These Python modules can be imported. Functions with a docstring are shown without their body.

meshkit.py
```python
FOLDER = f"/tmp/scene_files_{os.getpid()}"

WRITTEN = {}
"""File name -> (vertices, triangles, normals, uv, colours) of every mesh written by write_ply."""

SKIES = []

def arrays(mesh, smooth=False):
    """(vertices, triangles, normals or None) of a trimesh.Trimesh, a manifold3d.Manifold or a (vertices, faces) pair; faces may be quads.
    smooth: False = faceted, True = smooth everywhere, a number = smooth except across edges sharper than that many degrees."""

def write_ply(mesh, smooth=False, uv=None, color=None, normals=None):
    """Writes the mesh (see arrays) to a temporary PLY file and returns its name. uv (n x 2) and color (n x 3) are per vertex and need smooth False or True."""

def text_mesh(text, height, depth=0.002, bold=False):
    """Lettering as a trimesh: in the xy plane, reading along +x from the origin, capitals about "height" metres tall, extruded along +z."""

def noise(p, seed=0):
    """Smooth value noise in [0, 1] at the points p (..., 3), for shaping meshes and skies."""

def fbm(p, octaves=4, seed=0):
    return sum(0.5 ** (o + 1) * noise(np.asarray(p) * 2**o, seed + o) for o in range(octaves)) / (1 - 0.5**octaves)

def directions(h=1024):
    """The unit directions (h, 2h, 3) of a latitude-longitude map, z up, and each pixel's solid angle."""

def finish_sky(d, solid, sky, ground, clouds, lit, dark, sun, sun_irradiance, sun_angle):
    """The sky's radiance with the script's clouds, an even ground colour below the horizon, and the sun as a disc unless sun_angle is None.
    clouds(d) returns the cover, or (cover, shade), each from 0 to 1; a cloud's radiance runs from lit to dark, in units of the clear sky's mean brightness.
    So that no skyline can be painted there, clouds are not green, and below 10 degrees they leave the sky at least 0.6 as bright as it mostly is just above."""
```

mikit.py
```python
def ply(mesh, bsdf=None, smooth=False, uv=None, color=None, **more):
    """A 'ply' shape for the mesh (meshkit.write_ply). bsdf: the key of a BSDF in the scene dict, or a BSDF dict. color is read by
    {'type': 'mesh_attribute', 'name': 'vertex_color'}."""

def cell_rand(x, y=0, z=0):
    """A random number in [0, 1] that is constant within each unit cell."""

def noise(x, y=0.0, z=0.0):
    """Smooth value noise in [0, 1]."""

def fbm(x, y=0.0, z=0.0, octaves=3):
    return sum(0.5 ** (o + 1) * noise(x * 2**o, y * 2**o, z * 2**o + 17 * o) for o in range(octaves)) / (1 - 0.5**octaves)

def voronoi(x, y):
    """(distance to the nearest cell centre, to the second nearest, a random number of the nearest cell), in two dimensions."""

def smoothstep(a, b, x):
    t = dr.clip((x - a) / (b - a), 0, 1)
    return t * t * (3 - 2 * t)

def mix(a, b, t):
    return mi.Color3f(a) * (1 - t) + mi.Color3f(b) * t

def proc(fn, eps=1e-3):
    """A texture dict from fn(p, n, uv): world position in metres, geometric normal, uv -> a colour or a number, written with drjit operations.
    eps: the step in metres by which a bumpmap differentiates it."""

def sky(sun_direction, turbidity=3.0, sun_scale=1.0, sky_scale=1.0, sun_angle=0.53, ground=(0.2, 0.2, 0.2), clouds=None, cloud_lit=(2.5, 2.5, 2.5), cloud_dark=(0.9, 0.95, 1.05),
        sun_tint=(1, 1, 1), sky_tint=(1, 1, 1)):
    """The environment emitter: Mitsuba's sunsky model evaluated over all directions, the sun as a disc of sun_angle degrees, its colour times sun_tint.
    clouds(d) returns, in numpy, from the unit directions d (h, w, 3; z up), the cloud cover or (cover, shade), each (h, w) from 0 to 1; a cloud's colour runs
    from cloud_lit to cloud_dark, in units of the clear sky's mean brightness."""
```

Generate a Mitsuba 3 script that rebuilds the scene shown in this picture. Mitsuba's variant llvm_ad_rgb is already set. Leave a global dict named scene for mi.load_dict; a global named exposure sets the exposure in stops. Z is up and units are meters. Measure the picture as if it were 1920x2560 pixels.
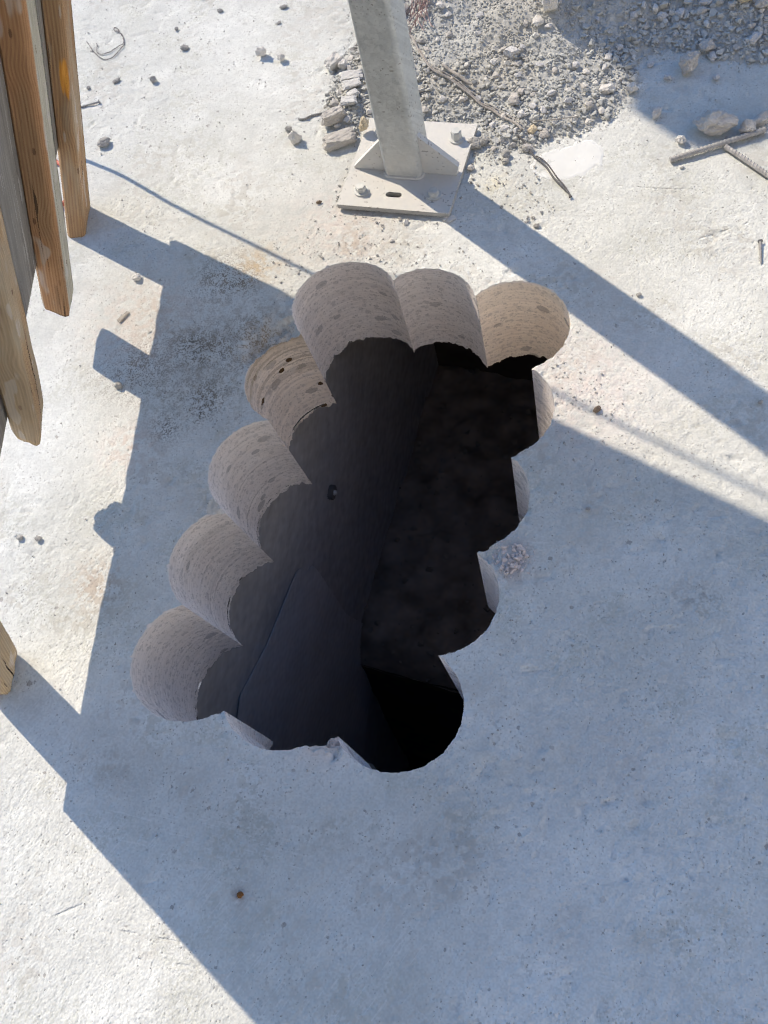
import math, random
import numpy as np, trimesh, shapely
import mitsuba as mi, drjit as dr
import mikit, meshkit
from scipy.spatial import Delaunay
from shapely.geometry import Polygon, Point, LineString
from mikit import noise, fbm, voronoi, smoothstep, mix, cell_rand

T = mi.ScalarTransform4f
scene, labels = {}, {}

# ---------------------------------------------------------------- camera, sky, exposure
exposure = 2.0
SUN_EL = 41.6
SUN = np.array([-0.6508 * math.cos(math.radians(SUN_EL)), 0.7593 * math.cos(math.radians(SUN_EL)), math.sin(math.radians(SUN_EL))])
scene['camera'] = {'type': 'perspective', 'fov': 38.2881, 'fov_axis': 'x', 'near_clip': 0.05, 'far_clip': 400.0,
                   'to_world': T().look_at(origin=[0, 0, 1.5459], target=[-0.14427, 0.49328, 0.68809], up=[0.08181, 0.86987, 0.48645])}
scene['sky'] = mikit.sky(SUN.tolist(), turbidity=3, sky_scale=1.5, sun_tint=(0.945, 1.0, 1.075), sky_tint=(0.71, 0.94, 1.17))

# ---------------------------------------------------------------- helpers
def add(key, mesh, bsdf, smooth=False, uv=None, label=None, cat=None, group=None, kind=None):
    if key in scene:
        i = 1
        while f'{key}_{i:03d}' in scene: i += 1
        key = f'{key}_{i:03d}'
    scene[key] = mikit.ply(mesh, 'mat_' + bsdf, smooth=smooth, uv=uv)
    tag(key, label, cat, group, kind)
    return key

def tag(key, label=None, cat=None, group=None, kind=None):
    e = {k: v for k, v in (('label', label), ('category', cat), ('group', group), ('kind', kind)) if v}
    if e: labels[key] = e

def cat(ms): return trimesh.util.concatenate(ms)

def tube(points, radius, sides=8, close=True):
    p = np.asarray(points, float); t = np.gradient(p, axis=0); t /= np.linalg.norm(t, axis=1, keepdims=True) + 1e-12
    r = np.broadcast_to(radius, (len(p),)).astype(float)
    ref = np.array([0, 0, 1.0]) if abs(t[:, 2]).max() < 0.9 else np.array([0.9, 0.3, 0.1])
    a = np.cross(t, ref); a /= np.linalg.norm(a, axis=1, keepdims=True) + 1e-12
    b = np.cross(t, a); ang = np.arange(sides) * 2 * np.pi / sides
    v = (p[:, None] + r[:, None, None] * (np.cos(ang)[None, :, None] * a[:, None] + np.sin(ang)[None, :, None] * b[:, None])).reshape(-1, 3)
    f = []
    for i in range(len(p) - 1):
        for j in range(sides):
            k = (j + 1) % sides
            f += [[i * sides + j, i * sides + k, (i + 1) * sides + k], [i * sides + j, (i + 1) * sides + k, (i + 1) * sides + j]]
    n = len(v); v = np.vstack([v, p[0], p[-1]]); m = (len(p) - 1) * sides
    for j in range(sides):
        k = (j + 1) % sides; f += [[n, k, j], [n + 1, m + j, m + k]]
    return trimesh.Trimesh(v, f, process=False)

def smooth_line(P, n):
    from scipy.interpolate import make_interp_spline
    P = np.asarray(P, float); t = np.r_[0, np.cumsum(np.linalg.norm(np.diff(P, axis=0), axis=1))]
    return make_interp_spline(t, P, k=min(3, len(P) - 1))(np.linspace(0, t[-1], n))

def rock(seed, size, sub=2, facets=16, rough=0.12, box=False):
    """an irregular broken stone, size = (x, y, z) in metres, sitting on z = 0"""
    g = np.random.default_rng(seed)
    if box:
        p = np.array([[x, y, z] for x in (-1, 1) for y in (-1, 1) for z in (-1, 1)], float) * g.uniform(0.55, 1.05, (8, 3))
        p = np.vstack([p, np.array([[x, y, 0] for x in (-1, 1) for y in (-1, 1)]) * g.uniform(0.8, 1.08, (4, 3))])
    else:
        p = g.normal(size=(facets, 3)); p /= np.linalg.norm(p, axis=1, keepdims=True); p *= g.uniform(0.74, 1.05, (facets, 1))
    m = trimesh.Trimesh(p, process=False).convex_hull
    for _ in range(sub): m = m.subdivide()
    v = np.array(m.vertices); c = v / (np.linalg.norm(v, axis=1, keepdims=True) + 1e-9)
    v += c * ((meshkit.fbm(v * 2.2 + seed * 7.1, 3, seed % 97) - 0.5) * rough * 2.4)[:, None]
    if sub > 1: v += (np.stack([meshkit.fbm(v * 6 + seed + 31 * i, 3, seed % 89 + i) for i in range(3)], 1) - 0.5) * rough * 1.1
    v -= v.min(0); v /= v.max(0); v -= [0.5, 0.5, 0]
    m = trimesh.Trimesh(v * np.asarray(size, float), m.faces, process=False)
    m.fix_normals()
    return m

def rz(m, deg): return m.apply_transform(trimesh.transformations.rotation_matrix(math.radians(deg), [0, 0, 1]))

# ---------------------------------------------------------------- the cored opening (12 overlapping 200 mm cores)
R = 0.1
CORES = [(-0.3328, 1.3379), (-0.1904, 1.2986), (-0.0306, 1.2448), (-0.0707, 1.0737), (-0.1224, 0.9078), (-0.1807, 0.7342), (-0.2416, 0.5574), (-0.4135, 0.5994), (-0.5643, 0.6516), (-0.5195, 0.8201), (-0.4658, 0.9934), (-0.4132, 1.1789)]
CHIPS = [  # x, y, radius, depth of broken edges on the rim
    (-0.3453, 0.5307, 0.04, 0.045),
    (-0.4493, 1.2837, 0.045, 0.014),
    (-0.4857, 1.2609, 0.04, 0.013),
    (-0.5046, 1.2378, 0.025, 0.008),
    (-0.528, 0.908, 0.034, 0.014),
    (-0.1048, 0.7979, 0.026, 0.014),
    (-0.0089, 1.1446, 0.012, 0.006),
    (-0.5083, 0.57, 0.014, 0.01),
    (-0.5577, 0.7262, 0.014, 0.006),
    (-0.0459, 0.9744, 0.012, 0.006),
    (-0.4454, 1.3654, 0.02, 0.006),
    (-0.245, 1.3799, 0.014, 0.005),
    (-0.0948, 1.325, 0.012, 0.004),
    (-0.034, 0.8714, 0.01, 0.006),
]
def relief(xy):
    xy = np.asarray(xy, float); p = np.c_[xy, np.zeros(len(xy))]
    z = 0.005 * (meshkit.fbm(p * 3.1, 3, 1) - 0.5)
    rough = 0.55 + 0.9 * np.clip((meshkit.fbm(p * 4.3, 2, 9) - 0.42) * 5, 0, 1)
    q = p @ np.array([[0.86, -0.5, 0], [0.5, 0.86, 0], [0, 0, 1]]).T * [38, 75, 1]
    z += 0.0015 * (meshkit.fbm(q, 3, 2) - 0.5) * rough
    z += 0.0021 * (meshkit.fbm(p * 170, 2, 3) - 0.5) * rough
    pit = meshkit.noise(p * 60, 5); z -= 0.0022 * np.clip((pit - 0.83) * 8, 0, 1) * rough
    return z
def chipped(xy):
    xy = np.asarray(xy, float); z = np.zeros(len(xy)); p = np.c_[xy, np.zeros(len(xy))]
    n = meshkit.fbm(p * 90, 3, 11) - 0.5
    for x, y, r, d in CHIPS:
        q = np.hypot(xy[:, 0] - x, xy[:, 1] - y) + n * r * 1.1
        z = np.minimum(z, -d * np.clip((r - q) / r * 1.6, 0, 1) * (1 + 1.2 * n))
    return z
X0, X1, Y0, Y1 = -1.4, 0.8, -0.05, 2.75
def slab_z(xy):
    xy = np.asarray(xy, float)
    e = np.minimum.reduce([xy[:, 0] - X0, X1 - xy[:, 0], xy[:, 1] - Y0, Y1 - xy[:, 1]])
    return relief(xy) * np.clip(e / 0.06, 0, 1) + chipped(xy)
def gz(x, y): return float(slab_z([[x, y]])[0])

opening = shapely.union_all([Point(*c).buffer(R, 64) for c in CORES] + [Polygon(CORES)])
ring = opening.exterior; N = int(ring.length / 0.0022)
rim = np.array([ring.interpolate(i / N, normalized=True).coords[0] for i in range(N)])
own = np.argmin(np.abs(np.linalg.norm(rim[:, None] - np.array(CORES)[None], axis=2) - R), axis=1)
cc = np.array(CORES)[own]; out = (rim - cc) / np.linalg.norm(rim - cc, axis=1, keepdims=True)
p3 = np.c_[rim, np.zeros(N)]
jag = (meshkit.fbm(p3 * 230, 2, 21) - 0.5) * 0.0032 + 0.006 * np.clip((meshkit.noise(p3 * 95, 22) - 0.80) * 4, 0, 1)
rim_top = rim + out * jag[:, None]
zt = slab_z(rim_top)
# the top of the slab: a fine triangulated sheet round the opening
gx, gy = np.meshgrid(np.arange(X0, X1 + 1e-6, 0.005), np.arange(Y0, Y1 + 1e-6, 0.005))
rngs = np.random.default_rng(4)
gp = np.c_[gx.ravel(), gy.ravel()]
inner = (gp[:, 0] > X0 + 1e-4) & (gp[:, 0] < X1 - 0.004) & (gp[:, 1] > Y0 + 1e-4) & (gp[:, 1] < Y1 - 0.004)
gp[inner] += rngs.uniform(-0.0012, 0.0012, (inner.sum(), 2))
rimpoly = Polygon(rim_top); shapely.prepare(rimpoly)
d_rim = shapely.distance(shapely.points(gp), rimpoly)
near = gp[(d_rim > 0.0025)]
fine_g = np.random.default_rng(5).uniform(rim.min(0) - 0.03, rim.max(0) + 0.03, (60000, 2))
dd = shapely.distance(shapely.points(fine_g), rimpoly); fine_g = fine_g[(dd > 0.0022) & (dd < 0.02)]
V2 = np.vstack([rim_top, near, fine_g])
tri = Delaunay(V2).simplices
cen = V2[tri].mean(1)
tri = tri[~shapely.contains(rimpoly, shapely.points(cen))]
a_, b_, c_ = V2[tri[:, 0]], V2[tri[:, 1]], V2[tri[:, 2]]
flip = (b_[:, 0] - a_[:, 0]) * (c_[:, 1] - a_[:, 1]) - (b_[:, 1] - a_[:, 1]) * (c_[:, 0] - a_[:, 0]) < 0
tri[flip] = tri[flip][:, ::-1]
top = trimesh.Trimesh(np.c_[V2, slab_z(V2)], tri, process=False)
add('concrete_slab__surface', top, 'concrete', smooth=True, uv=V2)
far = 60.0
fr = np.array([[-far, -far], [far, -far], [far, far], [-far, far], [X0, Y0], [X1, Y0], [X1, Y1], [X0, Y1]])
ff = [[0, 1, 5], [0, 5, 4], [1, 2, 6], [1, 6, 5], [2, 3, 7], [2, 7, 6], [3, 0, 4], [3, 4, 7]]
add('concrete_slab__outer_surface', trimesh.Trimesh(np.c_[fr, np.zeros(8)], ff, process=False), 'concrete', uv=fr)
tag('concrete_slab', 'pale rough concrete slab pierced by a scalloped opening of overlapping cored holes', kind='structure')
# bored walls: one per core
# the cores of the left row were drilled leaning inwards: horizontal shift of each bore over the thickness of the slab
THICK = 0.22
LEAN = {0: (0.016, -0.009), 2: (0.006, 0.0), 11: (0.028, -0.007), 10: (0.030, 0.002), 9: (0.038, 0.015), 8: (0.036, 0.019), 7: (0.010, 0.018), 6: (0.038, -0.006)}
lean = np.array([LEAN.get(int(k), (0.0, 0.0)) for k in own]) / THICK
ker = np.ones(17) / 17; lean = np.stack([np.convolve(np.r_[lean[-8:, i], lean[:, i], lean[:8, i]], ker, 'valid') for i in (0, 1)], 1)
def bottom(k, P):
    return -THICK + (meshkit.fbm(np.c_[P * 140, np.full(len(P), k)], 3, 31) - 0.5) * 0.016 + 0.010 * np.clip((meshkit.noise(np.c_[P * 55, np.full(len(P), 3.0)], 33) - 0.72) * 4, 0, 1)
start = int(np.argmax(own != np.roll(own, 1))); order = np.roll(np.arange(N), -start)
runs, cur = [], [order[0]]
for i in order[1:]:
    if own[i] == own[cur[-1]]: cur.append(i)
    else: runs.append(cur); cur = [i]
runs.append(cur)
merged = []
for r_ in runs:
    if merged and len(r_) < 6: merged[-1] = merged[-1] + r_
    elif merged and own[merged[-1][0]] == own[r_[0]]: merged[-1] = merged[-1] + r_
    else: merged.append(list(r_))
runs = merged
for r_i, run in enumerate(runs):
    nxt = runs[(r_i + 1) % len(runs)][0]
    ids = run + [nxt]; k = own[run[0]]; P = rim[ids]; O = (P - np.array(CORES[k])); O /= np.linalg.norm(O, axis=1, keepdims=True)
    ztop = zt[ids]; zb = bottom(k, P); rows = 46; ts = np.r_[0, np.linspace(0.012, 1, rows - 1)]
    th = np.unwrap(np.arctan2(O[:, 1], O[:, 0])); arc = th * R
    vv, uv = [], []
    for t in ts:
        z = ztop + t * (zb - ztop)
        q = np.c_[P * 160, z * 160]
        dsp = (meshkit.fbm(q, 2, 41) - 0.5) * 0.0010
        g = meshkit.noise(np.c_[arc * 4, z * 230, np.full(len(z), k * 5.0)], 43)
        dsp += (0.0026 if k == 11 and t < 0.5 else 0.0009 if k in (9, 10) else 0.0003) * np.clip((g - 0.58) * 4, 0, 1)
        if t == 0: X = rim_top[ids]
        else:
            edge = np.minimum(np.arange(len(ids)), len(ids) - 1 - np.arange(len(ids)))
            X = P + O * (dsp * np.clip(edge / 2, 0, 1) + 0)[:, None]
        X = X + lean[ids] * (ztop - z)[:, None]
        vv.append(np.c_[X, z]); uv.append(np.c_[arc + 10 * (k + 1), z])
    n = len(ids); vv = np.vstack(vv); uv = np.vstack(uv)
    i, j = np.meshgrid(np.arange(rows - 1), np.arange(n - 1), indexing='ij'); a = (i * n + j).ravel(); b = a + 1; c = a + n + 1; d = a + n
    f = np.vstack([np.c_[a, d, c], np.c_[a, c, b]])
    m = trimesh.Trimesh(vv, f, process=False)
    # face towards the hole
    fc = vv[f].mean(1); fn = np.cross(vv[f[:, 1]] - vv[f[:, 0]], vv[f[:, 2]] - vv[f[:, 0]])
    if (fn[:, :2] * (np.array(CORES[k]) - fc[:, :2])).sum() < 0: m.faces = m.faces[:, ::-1]
    add('concrete_slab__bored_wall', m, 'bore', smooth=True, uv=uv)
# the underside, seen only from the void
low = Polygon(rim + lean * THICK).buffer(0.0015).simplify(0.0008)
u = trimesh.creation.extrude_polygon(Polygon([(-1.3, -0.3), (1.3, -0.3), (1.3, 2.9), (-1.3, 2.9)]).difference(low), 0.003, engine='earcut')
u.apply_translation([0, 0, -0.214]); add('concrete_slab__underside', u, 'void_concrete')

# ---------------------------------------------------------------- the void below
W0, W1 = np.array([-0.4968, 1.1765]), np.array([-0.2736, 1.9847])   # foot of the foundation wall
wd = (W1 - W0) / np.linalg.norm(W1 - W0); wn = np.array([wd[1], -wd[0]])
if wn[0] < 0: wn = -wn
FZ = -1.05
def wallpt(s, h, o=0.0): return np.array([*(W0 + wd * s + wn * o), h])
def quad(a, b, c, d): return trimesh.Trimesh([a, b, c, d], [[0, 1, 2], [0, 2, 3]], process=False)
def grid(a, b, c, d, nu, nv, amp=0.0, nrm=(0, 0, 1), sc=12, seed=0):
    u, v = np.meshgrid(np.linspace(0, 1, nu), np.linspace(0, 1, nv))
    P = (np.asarray(a)[None, None] * ((1 - u) * (1 - v))[..., None] + np.asarray(b) * (u * (1 - v))[..., None] + np.asarray(c) * (u * v)[..., None] + np.asarray(d) * ((1 - u) * v)[..., None]).reshape(-1, 3)
    P = P + np.asarray(nrm) * ((meshkit.fbm(P * sc, 4, seed) - 0.5) * amp)[:, None]
    i, j = np.meshgrid(np.arange(nv - 1), np.arange(nu - 1), indexing='ij'); q = (i * nu + j).ravel()
    return trimesh.Trimesh(P, np.vstack([np.c_[q, q + 1, q + nu + 1], np.c_[q, q + nu + 1, q + nu]]), process=False)
L0, L1 = -1.8, 1.8
add('foundation_wall__face', grid(wallpt(L0, -3), wallpt(L1, -3), wallpt(L1, -0.228), wallpt(L0, -0.228), 160, 90, 0.006, [*wn, 0], 9, 3), 'old_concrete', smooth=True)
hp = np.array([(-0.1376, -0.4891), (-0.1188, -0.5092), (-0.1069, -0.5506), (-0.0837, -0.5672), (-0.0749, -0.6088), (-0.0514, -0.8982), (-0.0067, -1.0586), (-0.0211, -1.2233), (-0.0474, -1.3013), (-0.125, -1.3245), (-0.3589, -1.5238), (-0.6246, -0.5343), (-0.4465, -0.4143), (-0.3197, -0.4609)])  # outline of a thin paler patch on the wall face (along the wall, height)
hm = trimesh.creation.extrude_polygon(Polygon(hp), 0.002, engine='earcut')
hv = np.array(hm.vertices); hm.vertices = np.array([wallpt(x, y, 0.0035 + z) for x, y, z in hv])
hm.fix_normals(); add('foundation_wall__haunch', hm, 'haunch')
tp = wallpt(0, 0); pr = np.array([0.0883, -0.5384]); dsk = trimesh.creation.cylinder(0.017, 0.012, sections=24); dsk.apply_transform(trimesh.geometry.align_vectors([0, 0, 1], [wn[0], wn[1], 0])); dsk.apply_translation(wallpt(pr[0], pr[1], 0.004)); add('foundation_wall__tie_cone', dsk, 'dark_rubber', smooth=40)
nub = trimesh.creation.icosphere(2, 0.006); nub.apply_translation(wallpt(pr[0], pr[1], 0.011)); add('foundation_wall__tie_rod', nub, 'stone_a', smooth=True)
tag('foundation_wall', 'dark grey concrete foundation wall seen down inside the cored opening', 'wall')
fA, fB = np.array([-0.4562, 1.068]), np.array([-0.2577, 0.9981])
fd = (fB - fA) / np.linalg.norm(fB - fA); gA, gB = np.array([-0.2796, 1.9781]), np.array([-0.0135, 1.8906]); gd = (gB - gA) / np.linalg.norm(gB - gA)
F = lambda p, z: np.array([p[0], p[1], z])
nl, nr, fl, frr = fA - fd * 0.4, fA + fd * 1.4, gA - gd * 0.4, gA + gd * 1.6
fn_ = np.array([-fd[1], fd[0]]); fn_ = fn_ if fn_ @ (gA - fA) > 0 else -fn_
def slump(P): return -0.10 * np.clip((0.07 - (np.asarray(P)[:, :2] - fA) @ fn_) / 0.07, 0, 1) ** 1.7   # the soil rolls off towards the deeper part
fs = grid(F(nl, FZ), F(nr, FZ), F(frr, FZ), F(fl, FZ), 260, 160, 0.06, (0, 0, 1), 16, 7); v = np.array(fs.vertices); v[:, 2] += slump(v); fs.vertices = v
add('pit_floor__soil', fs, 'soil', smooth=True)
add('pit_floor__bank', grid(F(nl, -3), F(nr, -3), F(nr, FZ - 0.09), F(nl, FZ - 0.09), 90, 60, 0.03, (0, -1, 0), 9, 8), 'dark_soil', smooth=True)
add('pit_floor__end_bank', grid(F(fl, FZ - .05), F(frr, FZ - .05), F(frr, -0.2), F(fl, -0.2), 60, 40, 0.02, (0, -1, 0), 9, 8), 'dark_soil', smooth=True)
add('pit_floor__deep_ground', quad(F(np.array([-1.4, -0.4]), -2.9), F(np.array([1.5, -0.4]), -2.9), F(np.array([1.5, 2.9]), -2.9), F(np.array([-1.4, 2.9]), -2.9)), 'dark_soil')
sA, sB = np.array([-0.335, -0.3]), np.array([0.625, 2.9])
add('pit_floor__bounce_bank', grid(F(sA, -2.95), F(sB, -2.95), F(sB, -0.215), F(sA, -0.215), 90, 60, 0.02, (-1, 0, 0), 8, 4), 'pale_soil', smooth=True)  # unseen pale face, added close to the opening to bounce sun back in
add('pit_floor__near_bank', quad(F(np.array([-1.3, -0.25]), -2.95), F(np.array([1.25, -0.25]), -2.95), F(np.array([1.25, -0.25]), -0.215), F(np.array([-1.3, -0.25]), -0.215)), 'dark_soil')
tag('pit_floor', 'dark brown soil lying in the void under the slab', kind='structure')
g = np.random.default_rng(12); st = []
for i in range(480):
    s, t = g.uniform(0, 1, 2); q = (1 - t) * (fA + fd * (s * 0.9 - 0.1)) + t * (gA + gd * (s * 0.9 - 0.1)); r = 0.005 + 0.018 * g.uniform() ** 2
    m = rock(500 + i % 9, (r, r * g.uniform(0.6, 1), r * 0.7), 1, 12); rz(m, g.uniform(0, 360)); m.apply_translation([*q, FZ + 0.06 * (meshkit.fbm(np.array([[*q, FZ]]) * 16, 4, 7)[0] - 0.5) - 0.002 + slump([q])[0]]); st.append(m)
add('soil_stones', cat(st), 'soil_stone', label='small dark stones bedded in the soil below the opening', cat='stones', kind='stuff')

# ---------------------------------------------------------------- galvanised post on its base plate
PC = np.array([-0.2105, 1.6588]); PA = -15.5; ca, sa = math.cos(math.radians(PA)), math.sin(math.radians(PA))
def plate_xf(m, z=0.0):
    m.apply_transform(trimesh.transformations.rotation_matrix(math.radians(PA), [0, 0, 1])); m.apply_translation([*PC, z]); return m
def rbox(w, d, r): return shapely.box(-w / 2 + r, -d / 2 + r, w / 2 - r, d / 2 - r).buffer(r, 6)
PT = 0.014   # top of plate
sh = trimesh.creation.extrude_polygon(rbox(0.075, 0.075, 0.011).difference(rbox(0.065, 0.065, 0.007)), 1.25, engine='earcut')
add('steel_post__shaft', plate_xf(sh, PT - 0.001), 'galvanised', smooth=35)
pl = rbox(0.225, 0.238, 0.002)
slot = LineString([(-0.016, -0.0825), (0.003, -0.0825)]).buffer(0.0065, 8); slot2 = LineString([(-0.01, 0.0825), (0.01, 0.0825)]).buffer(0.0065, 8)
pm = trimesh.creation.extrude_polygon(pl.difference(slot).difference(slot2), 0.010, engine='earcut')
add('steel_post__base_plate', plate_xf(pm, PT - 0.010), 'plate_steel')
for sgn in (-1, 1):
    gp_ = Polygon([(0.0, 0.0), (0.067, 0.0), (0.072, 0.022), (0.0, 0.092)] if sgn > 0 else [(0.0, 0.0), (0.067, 0.0), (0.067, 0.004), (0.0, 0.078)])
    gm = trimesh.creation.extrude_polygon(gp_, 0.012, engine='earcut'); v = np.array(gm.vertices)
    gm.vertices = np.c_[sgn * (0.0372 + v[:, 0]), v[:, 2] - 0.021, v[:, 1]]; gm.fix_normals()
    add('steel_post__gusset', plate_xf(gm, PT), 'plate_steel')
wl = cat([plate_xf(tube([[a, b, 0.001] for a, b in np.array(rbox(0.077, 0.077, 0.012).exterior.coords)], 0.0035, 6), PT)])
add('steel_post__weld_bead', wl, 'plate_steel', smooth=40)
for (x, y, hgt) in ((-0.0725, -0.0805, 0.012), (0.0726, -0.0765, 0.011), (0.081, 0.0745, 0.019), (-0.075, 0.078, 0.012)):
    wsh = trimesh.creation.extrude_polygon(Point(0, 0).buffer(0.0145, 16), 0.003, engine='earcut'); wsh.apply_translation([x, y, 0])
    key = add('steel_post__bolt', plate_xf(wsh, PT + 0.0005), 'bolt_steel', smooth=35)
    hexa = Polygon([(0.0105 * math.cos(a), 0.0105 * math.sin(a)) for a in np.arange(6) * math.pi / 3 + 0.3])
    hm_ = cat([trimesh.creation.extrude_polygon(hexa, hgt - 0.002, engine='earcut'),
               trimesh.creation.extrude_polygon(hexa.buffer(-0.0012), 0.002, engine='earcut').apply_translation([0, 0, hgt - 0.002])]); hm_.apply_translation([x, y, 0.003])
    add(key + '__head', plate_xf(hm_, PT + 0.0005), 'bolt_steel')
tag('steel_post', 'galvanised square steel post bolted down through a square base plate', 'post')

# ---------------------------------------------------------------- timber shuttering panel leaning at the left
BAT = [  # foot of the back edge on z = 0, direction up, height of its lower end, width, depth, label, texture
    ((-0.910, 1.585), (0.306, 0.080, 0.95), 0.0, 0.086, 0.036, 'batten with a bright orange gouge in its edge', 'wood_a'),
    ((-0.910, 1.322), (0.310, 0.020, 0.95), 0.093, 0.074, 0.046, 'batten with a grey weathered face, its end hanging clear of the slab', 'wood_b'),
    ((-0.905, 1.015), (0.310, -0.050, 0.95), 0.132, 0.064, 0.048, 'split batten with a ragged pale end', 'wood_c'),
    ((-0.905, 0.612), (0.310, -0.130, 0.94), 0.0, 0.078, 0.044, 'cracked batten standing on the slab', 'wood_d')]
PLEN = 2.0
def batten_axes(d):
    d = np.array(d, float); d /= np.linalg.norm(d); n = np.cross(d, [0, -1.0, 0]); n /= np.linalg.norm(n); n = n if n[0] > 0 else -n
    y = np.cross(d, n); y = y if y[1] > 0 else -y
    return d, n, y
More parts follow.
